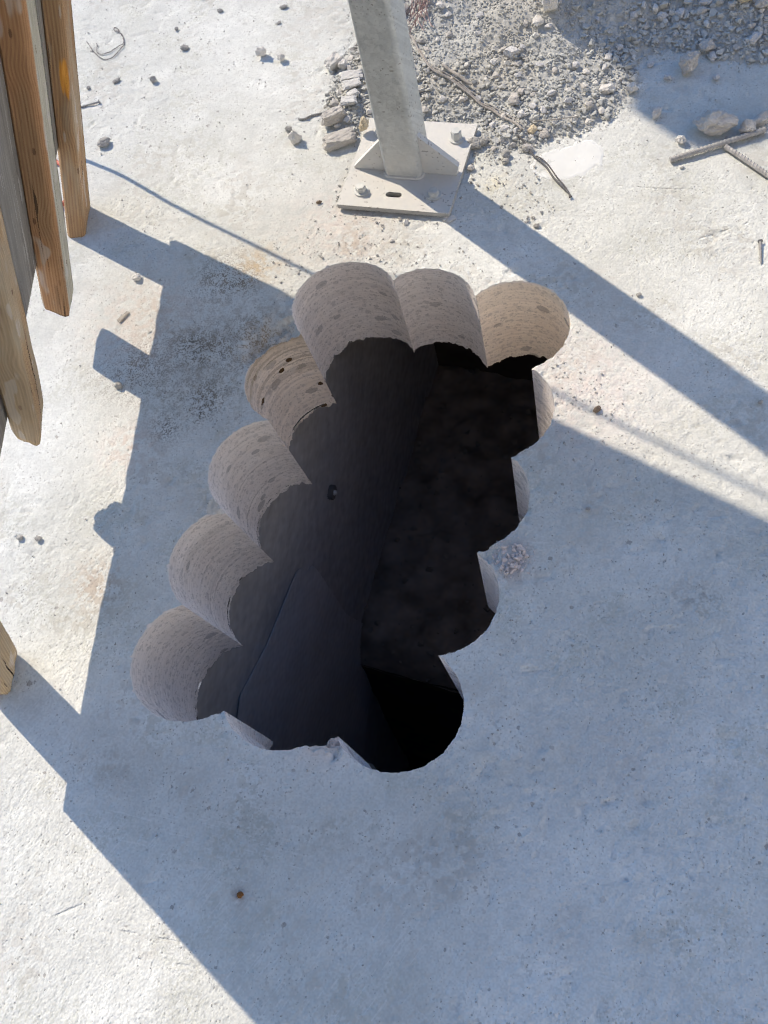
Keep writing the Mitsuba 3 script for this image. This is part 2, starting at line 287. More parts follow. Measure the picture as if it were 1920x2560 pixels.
for bi, (o, d, z0, w, b, lab, mat) in enumerate(BAT):
    d, n, y = batten_axes(d); O = np.array([*o, 0.0]); l0 = z0 / d[2]
    sec, us = [], []
    corners = [(0, 0), (b, 0), (b, w), (0, w)]; acc = 0.0; c = 0.0055
    for i in range(4):
        p, q = np.array(corners[i], float), np.array(corners[(i + 1) % 4], float); L = np.linalg.norm(q - p); t = (q - p) / L
        k = max(4, int(L / 0.006))
        for s in np.linspace(c, L - c, k): sec.append(p + t * s); us.append(acc + s)
        acc += L
    sec.append(sec[0]); us.append(acc + c); sec = np.array(sec); us = np.array(us); m_ = len(sec)
    ls = np.r_[np.linspace(l0, l0 + 0.02, 6), np.arange(l0 + 0.026, 0.75, 0.007), np.linspace(0.76, PLEN, 40)]
    V, UV = [], []
    mid = np.array([b / 2, w / 2]); rg = np.random.default_rng(70 + bi)
    for l in ls:
        s = sec.copy()
        e = (l - l0)
        rnd = (0.16 if bi in (2, 3) else 0.05) * math.exp(-e / (0.014 if bi in (2, 3) else 0.006))
        s = mid + (s - mid) * (1 - rnd)
        q = np.c_[us * 60, np.full(m_, l * 9), np.full(m_, bi * 3.0)]; q[-1, 0] = q[0, 0]
        nz = (meshkit.fbm(q, 3, 60 + bi) - 0.5) * (0.0042 if bi > 1 else 0.0030)
        dirs = (sec - mid) / np.linalg.norm(sec - mid, axis=1, keepdims=True); s = s + dirs * nz[:, None]
        if bi == 2: s[:, 0] *= 1 - 0.12 * math.exp(-e / 0.05)
        if bi == 0:   # gouge broken out of the front edge
            gq = np.exp(-((l - 0.375) / 0.03) ** 4); hit = np.exp(-(((us - 0.036) / 0.011) ** 2)); s[:, 0] -= 0.004 * gq * hit; s[:, 1] += 0.007 * gq * hit
        lz = l + (0.004 if bi in (2, 3) else 0.0008) * (meshkit.noise(np.c_[s * 300, np.full(m_, bi * 2.0)], 5) - 0.5) * math.exp(-e / 0.01)
        if bi == 1: lz = lz - 0.024 * math.exp(-e / 0.05) * s[:, 0] / b
        if bi == 2: lz = lz + math.exp(-e / 0.05) * (0.040 * np.clip(s[:, 1] / w, 0, 1) - 0.036 * s[:, 0] / b)
        V.append(O + s[:, :1] * n + s[:, 1:] * y + np.asarray(lz).reshape(-1, 1) * d); UV.append(np.c_[us + bi, np.full(m_, l)])
    V, UV = np.vstack(V), np.vstack(UV)
    i, j = np.meshgrid(np.arange(len(ls) - 1), np.arange(m_ - 1), indexing='ij'); a = (i * m_ + j).ravel()
    f = np.vstack([np.c_[a, a + 1, a + m_ + 1], np.c_[a, a + m_ + 1, a + m_]])
    cb, ct = len(V), len(V) + 1
    V = np.vstack([V, V[:m_ - 1].mean(0), V[-m_:-1].mean(0)]); UV = np.vstack([UV, [bi + 0.5, l0], [bi + 0.5, PLEN]])
    last = (len(ls) - 1) * m_
    f = np.vstack([f, [[cb, jj + 1, jj] for jj in range(m_ - 1)], [[ct, last + jj, last + jj + 1] for jj in range(m_ - 1)]])
    if bi in (0, 3):  # ends standing on the slab are cut level by the ground
        V[:, 2] = np.maximum(V[:, 2], -0.002)
    bm = trimesh.Trimesh(V, f, process=False)
    if bm.volume < 0: bm.faces = bm.faces[:, ::-1]
    key = add('timber_panel__batten', bm, mat, smooth=True, uv=UV, label=lab)
# the sheet the battens are nailed to (a ruled surface: the battens fan out a little)
def sheet_pt(s, l, depth):
    # s: 0 at the outer edge beyond the first batten, 1 beyond the last
    ys = np.array([1.712, 1.585, 1.322, 1.015, 0.612, 0.588]); dx = np.array([0.306, 0.306, 0.310, 0.310, 0.310, 0.310]); dyy = np.array([0.09, 0.080, 0.020, -0.050, -0.130, -0.135])
    yy = ys[0] + (ys[-1] - ys[0]) * s
    d = np.array([np.interp(-yy, -ys, dx), np.interp(-yy, -ys, dyy), 0.948]); d /= np.linalg.norm(d)
    n = np.array([d[2], 0, -d[0]])
    return np.array([-0.907, yy, 0]) + d * l + n * depth
ns, nl_ = 60, 40; SV, SU = [], []
for dep in (-0.001, -0.010):
    for i in range(ns + 1):
        for j in range(nl_ + 1):
            s = i / ns; lo = (0.226 + (0.170 - 0.226) * s) + 0.004 * (float(meshkit.noise(np.array([[s * 40, 0, 2.0]]), 3)[0]) - 0.5)
            l = lo + (PLEN - 0.05 - lo) * (j / nl_) ** 1.3
            SV.append(sheet_pt(s, l, dep)); SU.append([s * 1.1, l])
q = (ns + 1) * (nl_ + 1); f = []
for i in range(ns):
    for j in range(nl_):
        a = i * (nl_ + 1) + j; b = a + nl_ + 1
        f += [[a, b, b + 1], [a, b + 1, a + 1], [q + a, q + b + 1, q + b], [q + a, q + a + 1, q + b + 1]]
for i in range(ns):
    a = i * (nl_ + 1); b = a + nl_ + 1
    f += [[a, q + a, q + b], [a, q + b, b]]; a += nl_; b += nl_; f += [[a, q + b, q + a], [a, b, q + b]]
for j in range(nl_):
    f += [[j, j + 1, q + j + 1], [j, q + j + 1, q + j]]; a = ns * (nl_ + 1) + j; f += [[a, q + a + 1, a + 1], [a, q + a, q + a + 1]]
add('timber_panel__sheet', trimesh.Trimesh(SV, f, process=False), 'grey_wood', smooth=False, uv=np.array(SU))
tag('timber_panel', 'leaning grey shuttering panel on four rough timber battens along the left edge', 'shuttering panel')
# red cable hanging behind the panel and looping on the slab
loop = np.array([(-1.0396, 1.6924), (-0.9796, 1.651), (-0.9386, 1.6689), (-0.9211, 1.7045), (-0.9191, 1.7386), (-0.9354, 1.7764), (-0.959, 1.8019), (-0.9853, 1.8257), (-1.0116, 1.8474), (-0.9896, 1.8702), (-0.9581, 1.8437)]); base = loop[-1]
cp = [[x, y, gz(x, y) + 0.006] for x, y in smooth_line(loop, 40)]
up = []
for h in np.linspace(0.02, 1.5, 40): up.append([base[0] + 0.1555 * h + 0.0 * math.sin(h * 6), base[1] + 0.181 * h + 0.012 * math.exp(-((h - 0.16) / 0.1) ** 2), h])
add('red_cable', tube(smooth_line(np.vstack([cp[:-1], up]), 180), 0.0042, 10), 'red_rubber', smooth=True, label='red cable looped on the slab behind the leaning battens', cat='cable')

# ---------------------------------------------------------------- added panel outside the view, shaped to cast the shadow across the gravel
hb, hw, hsn = np.array([-0.935, 3.17]), np.array([0.76, 0.65]), 0.03
prof = Polygon([(0.0, 0.0), (0.0, 0.75), (0.03, 0.86), (0.03, 1.0), (0.012, 1.12), (0.02, 1.62), (-0.045, 1.66), (-0.05, 1.75), (-0.04, 1.80), (0.03, 1.85), (0.12, 1.87), (1.6, 1.9), (1.6, 0.0)])
hm = trimesh.creation.extrude_polygon(prof, hsn, engine='earcut'); v = np.array(hm.vertices)
hm.vertices = np.c_[hb + v[:, :1] * hw + v[:, 2:] * np.array([-0.65, 0.76]), v[:, 1]]; hm.fix_normals()
add('shadow_caster__panel', hm, 'grey_hoard'); 
add('shadow_caster__foot', trimesh.creation.box((0.5, 0.08, 0.06)).apply_translation([hb[0] + 0.35, hb[1] + 0.45, 0.03]), 'grey_hoard')
tag('shadow_caster', 'added unseen panel shaped to cast the shadow across the gravel heap', 'shadow_caster')

# ---------------------------------------------------------------- added pale building behind the viewpoint, to bounce warm sunlight onto core walls
bw = shapely.box(-7, 0, 6, 5.5)
for wx in (-5.2, -2.4, 0.6, 3.4):
    for wz in (1.0, 3.6): bw = bw.difference(shapely.box(wx, wz, wx + 1.1, wz + 1.3))
bm_ = trimesh.creation.extrude_polygon(bw, 0.3, engine='earcut'); v = np.array(bm_.vertices); bm_.vertices = np.c_[v[:, 0], -4.4 - v[:, 2], v[:, 1]]; bm_.fix_normals(); add('bounce_building__wall', bm_, 'render_wall')
for wx in (-5.2, -2.4, 0.6, 3.4):
    for wz in (1.0, 3.6): add('bounce_building__window', trimesh.creation.box((1.1, 0.02, 1.3)).apply_translation([wx + 0.55, -4.6, wz + 0.65]), 'dark_glass')
add('bounce_building__roof', trimesh.creation.box((13.6, 1.2, 0.15)).apply_translation([-0.5, -4.7, 5.58]), 'grey_hoard')
wg = trimesh.creation.extrude_polygon(shapely.box(-4.0, 0, 4.5, 4.2).difference(shapely.box(-1.5, 1.0, 0, 2.4)).difference(shapely.box(2, 1.0, 3.5, 2.4)), 0.3, engine='earcut'); v = np.array(wg.vertices); wg.vertices = np.c_[4.2 + v[:, 2], v[:, 0] - 0.3, v[:, 1]]; wg.fix_normals(); add('bounce_building__wing_wall', wg, 'render_wall')
for y_ in (-1.05, 2.45): add('bounce_building__window', trimesh.creation.box((0.02, 1.5, 1.4)).apply_translation([4.4, y_, 1.7]), 'dark_glass')
tag('bounce_building', 'added unseen pale building with a side wing, bouncing sunlight onto the core walls', 'building')

# ---------------------------------------------------------------- gravel heap
heap = Polygon([(-0.3507, 2.3239), (-0.3153, 2.0698), (-0.3701, 1.9987), (-0.3822, 1.8926), (-0.3859, 1.8378), (-0.3649, 1.7727), (-0.3258, 1.7655), (-0.288, 1.7781), (-0.193, 1.7741), (-0.0724, 1.7604), (-0.0705, 1.6925), (-0.0448, 1.6559), (-0.0131, 1.6688), (0.0308, 1.6543), (0.0639, 1.6866), (0.1227, 1.6922), (0.1963, 1.7261), (0.2406, 1.8028), (0.2625, 1.8808), (0.3142, 1.8938), (0.3815, 1.8616), (0.4475, 1.8278), (0.5311, 1.8103), (0.6213, 1.8318), (0.6955, 2.0691), (0.757, 2.298), (-0.3576, 2.6017)])
plate_poly = shapely.affinity.translate(shapely.affinity.rotate(shapely.box(-0.118, -0.123, 0.118, 0.123), PA, origin=(0, 0)), *PC)
heap_free = heap.difference(plate_poly.buffer(0.004)); shapely.prepare(heap_free)
def heap_z(P):
    P = np.asarray(P, float)
    d = shapely.distance(shapely.points(P), heap.exterior) * shapely.contains(heap, shapely.points(P))
    dp = shapely.distance(shapely.points(P), plate_poly)
    nz = meshkit.fbm(np.c_[P * 7, np.zeros(len(P))], 3, 51)
    h = np.minimum(0.30 * np.minimum(d, dp * 0.8) * (0.5 + nz), 0.085) + 0.0
    return h + (meshkit.fbm(np.c_[P * 60, np.zeros(len(P))], 3, 52) - 0.5) * np.clip(d * 0.4, 0, 0.010) - 0.0015
x0, y0, x1, y1 = heap.bounds
hx, hy = np.meshgrid(np.arange(x0, x1, 0.007), np.arange(y0, y1, 0.007)); hp_ = np.c_[hx.ravel(), hy.ravel()]
hp_ = hp_[shapely.contains(heap_free, shapely.points(hp_))]
tr = Delaunay(hp_).simplices; L = np.linalg.norm(hp_[tr] - hp_[np.roll(tr, 1, 1).reshape(tr.shape)], axis=2).max(1); tr = tr[L < 0.0125]
a_, b_, c_ = hp_[tr[:, 0]], hp_[tr[:, 1]], hp_[tr[:, 2]]; fl_ = (b_[:, 0] - a_[:, 0]) * (c_[:, 1] - a_[:, 1]) - (b_[:, 1] - a_[:, 1]) * (c_[:, 0] - a_[:, 0]) < 0; tr[fl_] = tr[fl_][:, ::-1]
hm = trimesh.Trimesh(np.c_[hp_, heap_z(hp_) + relief(hp_)], tr, process=False)
gr = np.random.default_rng(33)
BASE = [rock(900 + i, (1, gr.uniform(0.6, 0.95), gr.uniform(0.45, 0.8)), 0, 11, 0.0) for i in range(14)]
BASE = [(np.array(m.vertices), np.array(m.faces)) for m in BASE]
def scatter(n, poly, lo, hi, power, zf, seed, edge=0.0):
    g = np.random.default_rng(seed); bx = poly.bounds
    P = np.c_[g.uniform(bx[0], bx[2], n * 4), g.uniform(bx[1], bx[3], n * 4)]
    P = P[shapely.contains(poly, shapely.points(P))][:n]; z = zf(P)
    VV, FF, off = [], [], 0
    for (x, y), h in zip(P, z):
        v, f = BASE[g.integers(len(BASE))]; s = lo + (hi - lo) * g.uniform() ** power; a, t = g.uniform(0, 2 * math.pi), g.uniform(-0.5, 0.5)
        w = v * s * [1, g.uniform(0.75, 1.1), g.uniform(0.7, 1.1)]; w = np.c_[w[:, 0] * math.cos(t) - w[:, 2] * math.sin(t), w[:, 1], w[:, 0] * math.sin(t) + w[:, 2] * math.cos(t)]
        w = np.c_[w[:, 0] * math.cos(a) - w[:, 1] * math.sin(a), w[:, 0] * math.sin(a) + w[:, 1] * math.cos(a), w[:, 2]] + [x, y, h - s * 0.12 + g.uniform(-.1, .3) * s]
        VV.append(w); FF.append(f + off); off += len(w)
    return trimesh.Trimesh(np.vstack(VV), np.vstack(FF), process=False)
def on_heap(P): return heap_z(P) + relief(P)
fine_zone = Polygon([(-0.1972, 2.216), (0.0291, 2.1626), (0.2408, 1.9962), (0.1628, 1.8538), (0.0156, 1.9328), (-0.1592, 1.9076), (-0.1997, 2.0163)])
coarse = heap_free.difference(fine_zone)
edge_band = heap_free.difference(heap_free.buffer(-0.10))
parts = [hm, scatter(26000, heap_free, 0.0030, 0.0072, 1.6, on_heap, 1), scatter(5200, coarse, 0.006, 0.0135, 1.5, on_heap, 2), scatter(700, edge_band, 0.008, 0.0165, 1.5, on_heap, 3), scatter(1300, heap_free.intersection(Polygon([(-0.0185, 2.2151), (0.0324, 2.0752), (0.1581, 1.8907), (0.2404, 1.8086), (0.2952, 1.7826), (0.6396, 1.7136), (0.757, 2.298), (-0.0044, 2.5055)])), 0.009, 0.021, 1.8, on_heap, 5),
         scatter(2500, heap_free.buffer(0.022).difference(heap).difference(plate_poly.buffer(.006)), 0.0015, 0.006, 2.0, slab_z, 4)]
add('gravel_heap__gravel', cat(parts), 'gravel_stone', kind='stuff')
tag('gravel_heap', 'heap of pale grey crushed concrete gravel beside the steel post', 'gravel heap')
# stones of the heap that stand out
g = np.random.default_rng(88); shade_poly = Polygon([(-0.0185, 2.2151), (0.0324, 2.0752), (0.1581, 1.8907), (0.2404, 1.8086), (0.2952, 1.7826), (0.6396, 1.7136), (0.757, 2.298), (-0.0044, 2.5055)])
placed = []
for i in range(2600):
    x, y = g.uniform(x0, x1), g.uniform(y0, 2.25)
    if not heap_free.buffer(-0.012).contains(Point(x, y)): continue
    if fine_zone.contains(Point(x, y)) and g.uniform() < 0.8: continue
    if any((x - a) ** 2 + (y - b) ** 2 < 0.022 ** 2 for a, b in placed): continue
    if len(placed) >= 290: break
    s = g.uniform(0.012, 0.020) if g.uniform() < 0.88 else g.uniform(0.020, 0.030)
    m = rock(2000 + i, (s, s * g.uniform(0.6, 0.9), s * g.uniform(0.5, 0.75)), 2, 22, 0.10); rz(m, g.uniform(0, 360))
    m.apply_translation([x, y, on_heap([[x, y]])[0] - s * 0.08]); placed.append((x, y))
    add('gravel_heap__stone', m, ('stone_a', 'stone_b', 'stone_c')[i % 3], smooth=22)
# single stones: place, size, turn, seed, facets, label
STONES = [
 ((-0.1262, 2.1392), (.075,.060,.058), 20, 1, 26, 'stone_c', 'big rounded concrete lump at the top of the gravel, right of the post', 0.0),
 ((0.0916, 1.9888), (.055,.040,.062), 70, 2, 14, 'stone_b', 'tall pointed pale stone standing on the edge of the shaded gravel', 0.0),
 ((0.0078, 1.9123), (.030,.024,.020), 130, 3, 12, 'stone_a', 'square flat faced stone in the middle of the sunlit gravel', 0.0),
 ((0.1803, 2.0636), (.058,.042,.036), 30, 4, 16, 'stone_c', 'large dark lump at the top of the shaded gravel, left of centre', 0.0),
 ((0.4691, 1.9576), (.040,.030,.022), -20, 5, 15, 'stone_y', 'yellowish stone in the shaded gravel at the upper right', 0.0),
 ((0.5009, 1.9431), (.034,.028,.022), 10, 6, 16, 'stone_c', 'smooth grey stone right of the yellowish one', 0.0),
 ((0.4, 1.9781), (.034,.022,.014), 15, 7, 15, 'stone_a', 'flat oval stone in the shaded gravel left of the yellowish one', 0.0),
 ((0.3629, 2.0091), (.046,.016,.014), 75, 8, 14, 'stone_a', 'long narrow stone lying upright in the shaded gravel', 0.0),
 ((0.313, 1.9676), (.022,.020,.016), 15, 9, 12, 'stone_a', 'small blocky bluish stone in the middle of the shaded gravel', 0.0),
 ((0.388, 1.8757), (.032,.030,.026), 0, 10, 18, 'stone_c', 'round brown grey stone at the lower edge of the shaded gravel', 0.0),
 ((0.4789, 1.8729), (.036,.018,.016), 40, 11, 14, 'stone_a', 'long stone slanting at the right edge of the shaded gravel', 0.0),
 ((0.1862, 1.7952), (.034,.022,.016), 10, 12, 16, 'stone_b', 'flat pale stone at the right tip of the sunlit gravel', 0.0),
 ((0.2348, 1.7924), (.023,.020,.022), 40, 13, 12, 'stone_b', 'pale upright stone alone on the slab between the gravel and the shadow', 0.0),
 ((0.3457, 1.8302), (.046,.036,.040), 60, 14, 24, 'stone_c', 'potato sized rough stone lying alone in the shade below the gravel', 0.0),
 ((0.305, 1.8129), (.017,.015,.012), 0, 15, 14, 'stone_a', 'little round pebble in the shade left of the rough stone', 0.0),
 ((0.396, 1.7967), (.021,.014,.014), 60, 16, 12, 'stone_a', 'small slanting stone in the shade right of the rough stone', 0.0),
 ((0.2787, 1.8583), (.017,.013,.010), 30, 17, 12, 'stone_a', 'small flat stone in the shade just under the gravel tip', 0.0),
 ((0.3983, 1.8557), (.015,.030,.014), 0, 18, 14, 'stone_a', 'finger shaped stone standing below the shaded gravel', 0.0),
 ((0.2733, 1.7147), (.030,.015,.024), 50, 19, 10, 'stone_a', 'dark pointed wedge of stone on the corner of the shadow', 0.0),
 ((0.3078, 1.6383), (.021,.020,.019), 0, 20, 20, 'stone_b', 'round sunlit pebble above the ribbed bar', 0.0),
 ((0.3731, 1.6584), (.085,.055,.046), -20, 21, 20, 'stone_c', 'fist sized jagged concrete chunk above the ribbed bars', 0.0),
 ((0.4304, 1.6412), (.038,.030,.026), 10, 22, 15, 'stone_c', 'broken stone between the jagged chunk and the ribbed bar', 0.0),
 ((0.4608, 1.6634), (.060,.024,.022), 25, 23, 18, 'stone_c', 'long stone at the right edge above the ribbed bar', 0.0),
 ((0.3017, 1.5739), (.010,.007,.006), 20, 24, 10, 'stone_b', 'tiny pale stone under the ribbed bar', 0.0),
 ((-0.443, 1.7814), (.030,.026,.032), 10, 25, 18, 'stone_b', 'knobbly upright lump left of the flat slabs by the post', 0.0),
 ((-0.4587, 1.8125), (.016,.015,.013), 0, 26, 16, 'stone_dk', 'dark pebble touching the knobbly lump', 0.0),
 ((-0.3617, 1.8154), (.060,.028,.032), 28, 27, 13, 'stone_c', 'long block of broken concrete left of the post', 0.0),
 ((-0.3504, 1.7551), (.074,.034,.026), 16, 28, 13, 'stone_c', 'flat faced slab of broken concrete, lowest beside the base plate', 0.0),
 ((-0.2945, 1.7654), (.028,.020,.030), 60, 29, 11, 'stone_y', 'small yellowish chunk on the back left corner of the base plate', 0.012),
 ((-0.3655, 1.9875), (.042,.030,.030), 40, 30, 14, 'stone_b', 'slanting chunk at the upper left edge of the gravel', 0.0),
 ((-0.3444, 1.973), (.022,.022,.022), 0, 31, 16, 'stone_b', 'round stone tucked against the slanting chunk left of the post', 0.0),
 ((-0.3247, 1.924), (.052,.028,.010), 5, 32, 9, 'stone_w', 'white flat flake against the left side of the post', 0.012),
 ((-0.3243, 1.8969), (.042,.024,.010), 15, 33, 9, 'stone_w', 'second white flake from the top beside the post', 0.010),
 ((-0.3206, 1.8707), (.026,.018,.010), 30, 34, 9, 'stone_w', 'smallest white flake beside the post', 0.010),
 ((-0.3287, 1.8495), (.036,.025,.012), 0, 35, 9, 'stone_w', 'white flake just above the long block beside the post', 0.010),
 ((-0.5286, 2.0579), (.026,.020,.026), 30, 36, 18, 'stone_b', 'knobbly stone with a strong shadow on the open slab at the top', 0.0),
 ((-0.4843, 2.0342), (.020,.016,.020), 60, 37, 12, 'stone_b', 'angular stone just right of the knobbly one at the top', 0.0),
 ((-0.711, 2.1206), (.019,.015,.012), 0, 38, 11, 'stone_dk', 'grey flat chip on the open slab right of the wire', 0.0),
 ((-0.8625, 2.0459), (.022,.013,.009), 40, 39, 9, 'stone_dk', 'folded chip of stone below the thin wire', 0.0),
 ((-0.7739, 2.0265), (.015,.014,.016), 0, 40, 11, 'stone_dk', 'dark square stone right of the folded chip', 0.0),
 ((-0.6381, 2.2355), (.014,.013,.008), 20, 41, 10, 'stone_dk', 'dark chip near the top edge of the slab', 0.0),
 ((-0.4891, 2.2141), (.020,.012,.008), 10, 42, 12, 'stone_dk', 'dark crumb at the top edge left of the post', 0.0),
 ((-0.4976, 2.1608), (.016,.008,.006), 35, 43, 10, 'stone_dk', 'curled dark flake left of the post near the top', 0.0),
 ((-0.7376, 2.1935), (.010,.010,.009), 0, 44, 14, 'stone_dk', 'little round pebble above the grey flat chip', 0.0),
 ((-0.8645, 1.8472), (.032,.028,.018), 20, 45, 20, 'stone_dk', 'rough dark grey stone beside the first batten', 0.0),
 ((-0.9267, 2.0353), (.009,.009,.007), 0, 46, 12, 'stone_dk', 'pebble close to the batten above the nail', 0.0),
 ((-0.746, 1.4552), (.019,.014,.013), 20, 47, 15, 'stone_b', 'pebble on the edge of the panel shadow below the first batten', 0.0),
 ((-0.7519, 1.1997), (.017,.015,.013), 0, 48, 16, 'stone_dk', 'dark pebble on the lower edge of the batten shadow', 0.0),
 ((-0.079, 1.6962), (.030,.026,.022), 0, 49, 18, 'stone_dk', 'dark stone leaning on the right edge of the base plate', 0.0),
 ((-0.0623, 1.6999), (.024,.022,.018), 30, 50, 14, 'stone_dk', 'stone just right of the dark one by the base plate', 0.0),
 ((-0.0192, 1.6568), (.021,.017,.015), 60, 51, 13, 'stone_dk', 'dark angular crumb between the base plate and the white patch', 0.0),
 ((-0.0216, 1.6409), (.015,.013,.011), 0, 52, 13, 'stone_dk', 'crumb under the dark angular one', 0.0),
 ((0.0224, 1.6667), (.023,.018,.015), 0, 53, 13, 'stone_c', 'stone over the dark wire end at the tip of the gravel', 0.0),
 ((-0.0892, 1.6366), (.016,.015,.011), 0, 54, 14, 'stone_c', 'brownish pebble by the edge of the base plate', 0.0),
 ((-0.1305, 1.5111), (.024,.014,.006), 45, 55, 9, 'stone_b', 'white flat chip at the front right corner of the base plate', 0.0),
 ((-0.1418, 1.514), (.014,.010,.005), 70, 56, 9, 'stone_b', 'smaller flat chip at the front right corner of the base plate', 0.0),
 ((0.0561, 1.6969), (.022,.018,.014), 10, 57, 14, 'stone_c', 'lump at the lower edge of the gravel above the white patch', 0.0),
 ((0.0359, 1.7084), (.024,.020,.016), 60, 58, 14, 'stone_y', 'yellow green tinged lump at the lower edge of the gravel', 0.0),
 ((0.0261, 1.4707), (.012,.010,.008), 0, 59, 13, 'stone_dk', 'lone dark pebble above the shadow of the post', 0.0),
 ((0.1909, 1.2807), (.010,.008,.007), 0, 60, 13, 'stone_dk', 'lone dark pebble right of the shadow of the post', 0.0),
 ((0.0975, 1.0485), (.015,.012,.009), 30, 61, 10, 'stone_br', 'brown crumb on the sunlit slab right of the opening', 0.0),
 ((0.0659, 0.8634), (.008,.007,.006), 0, 62, 12, 'stone_dk', 'tiny dark pebble in the shade right of the opening', 0.0),
 ((-0.8916, 0.8963), (.012,.011,.009), 0, 63, 14, 'stone_dk', 'left one of two dark pebbles on the sunlit slab at the left', 0.0),
 ((-0.8564, 0.8909), (.013,.012,.009), 0, 64, 14, 'stone_dk', 'right one of two dark pebbles on the sunlit slab at the left', 0.0),
 ((-0.4619, 0.2953), (.010,.009,.005), 0, 65, 14, 'rust', 'rusty brown nub in the shaded slab below the opening', 0.0),
 ((-0.2454, 1.4756), (.010,.008,.007), 0, 66, 12, 'stone_b', 'pinkish crumb on the slab in front of the base plate', 0.0),
 ((-0.2175, 1.517), (.014,.010,.009), 60, 67, 12, 'stone_b', 'pale chip touching the front of the base plate', 0.0),
 ((-0.389, 1.5997), (.013,.008,.006), 20, 68, 10, 'stone_br', 'brown splinter of stone left of the base plate', 0.0),
 ((0.3551, 1.0329), (.009,.008,.008), 0, 69, 12, 'stone_dk', 'grey pebble at the right edge below the shadow of the post', 0.0),
]
plate_in = plate_poly.buffer(-0.002)
for (x, y), size, turn, seed, fac, mat, lab, lift in STONES:
    m = rock(100 + seed, size, 4 if max(size) > 0.035 else 3 if max(size) > 0.018 else 2, fac if mat == 'stone_w' else fac + 16, 0.20, box=seed in (3, 8, 27, 28, 30, 32, 33, 34, 35)); rz(m, turn)
    z = on_heap([[x, y]])[0] if heap.contains(Point(x, y)) else gz(x, y)
    if plate_in.contains(Point(x, y)): z = PT - 0.002
    m.apply_translation([x, y, z + lift * 0.7 - 0.06 * size[2]])
    add('stone', m, mat, smooth=24, label=lab, cat='stone')
# ---------------------------------------------------------------- ribbed bars, nails, wires, straws
def rebar(a, b, d, seed):
    a, b = np.array(a, float), np.array(b, float); L = np.linalg.norm(b - a); t = (b - a) / L; up = np.array([0, 0, 1.0]); s = np.cross(up, t); s /= np.linalg.norm(s)
    n = int(L / 0.0009); V = []; sides = 20; ang = np.arange(sides) * 2 * math.pi / sides; up = np.cross(t, s)
    for i in range(n + 1):
        l = i / n * L; ph = (l / 0.0075 + 0.35 * np.cos(ang - 0.6)) % 1.0
        r = d / 2 * 0.86 + 0.0016 * np.clip(1 - np.abs(ph - 0.5) * 4.2, 0, 1) * np.clip(np.abs(np.sin(ang)) * 1.7, 0, 1) + 0.0011 * np.clip(1 - np.abs(np.sin(ang)) * 4.5, 0, 1)
        V.append(a + t * l + r[:, None] * (np.cos(ang)[:, None] * s + np.sin(ang)[:, None] * up))
    V = np.vstack(V); f = []
    i, j = np.meshgrid(np.arange(n), np.arange(sides), indexing='ij'); k = (j + 1) % sides
    q = np.stack([i * sides + j, i * sides + k, (i + 1) * sides + k, (i + 1) * sides + j], -1).reshape(-1, 4)
    f = np.vstack([q[:, [0, 1, 2]], q[:, [0, 2, 3]]]); c0, c1 = len(V), len(V) + 1; V = np.vstack([V, a, b]); j = np.arange(sides); k = (j + 1) % sides
    f = np.vstack([f, np.c_[np.full(sides, c0), k, j], np.c_[np.full(sides, c1), n * sides + j, n * sides + k]])
    m = trimesh.Trimesh(V, f, process=False); m.fix_normals(); return m
def P3(p, h): return [p[0], p[1], gz(*p) + h]
add('ribbed_bar', rebar(P3((0.2827, 1.5909), 0.0068), P3((0.4611, 1.6344), 0.0085), 0.0112, 1), 'bar_steel', smooth=40, label='short ribbed steel bar lying across the edge of the shadow', cat='steel bar')
add('ribbed_bar', rebar(P3((0.3855, 1.6081), 0.0062), P3((0.5257, 1.4143), 0.0062), 0.0105, 2), 'bar_steel', smooth=40, label='ribbed steel bar running from the other bar out past the right edge', cat='steel bar')
def nail(a, b, d, lab):
    a, b = np.array(P3(a, d * 0.9)), np.array(P3(b, d * 0.55)); t = (b - a) / np.linalg.norm(b - a); L = np.linalg.norm(b - a)
    pts = [a + t * x for x in (0, 0.0012, 0.0013, 0.003, L * 0.5, L - 0.006, L)]; rr = [d * 1.05, d * 1.05, d * 0.55, d * 0.5, d * 0.5, d * 0.5, d * 0.08]
    add('nail', tube(pts, rr, 10), 'nail_steel', smooth=35, label=lab, cat='nail')
nail((0.4099, 1.3713), (0.4028, 1.3196), 0.0045, 'grey nail lying on the sunlit slab at the right edge')
nail((-0.8933, 1.9821), (-0.9427, 1.9764), 0.0042, 'nail with its head showing beside the first batten')
def ground_line(P, h, n=60): return [[x, y, (on_heap([[x, y]])[0] + 0.004 if heap_free.contains(Point(x, y)) else gz(x, y)) + h] for x, y in smooth_line(P, n)]
def soft(pts, k=7):
    p = np.array(pts); z = np.convolve(np.pad(p[:, 2], k // 2, mode='edge'), np.ones(k) / k, 'valid'); p[:, 2] = np.maximum(z, p[:, 2] - 0.002); return p
wire = [(-0.2005, 2.019), (-0.1906, 1.9914), (-0.1826, 1.962), (-0.1713, 1.931), (-0.1593, 1.904), (-0.1399, 1.8818), (-0.1189, 1.8644), (-0.0999, 1.8439), (-0.0773, 1.8193), (-0.0589, 1.7959), (-0.0403, 1.7807), (-0.0262, 1.7619), (-0.0054, 1.7364), (0.0147, 1.7046)]
add('rope', tube(soft(ground_line(wire, 0.0035, 90)), 0.0025, 8), 'rope_fibre', smooth=True, label='frayed grey rope trailing over the gravel right of the post', cat='rope')
fray = [tube(soft(ground_line(np.array(wire)[a:b] + np.array(o), 0.006, 30)), 0.0011, 5) for a, b, o in ((4, 9, (.004, .003)), (6, 12, (-.003, .005)), (9, 14, (.006, .002)), (2, 7, (.003, -.003)))]
add('rope__loose_strand', cat(fray), 'rope_fibre', smooth=True)
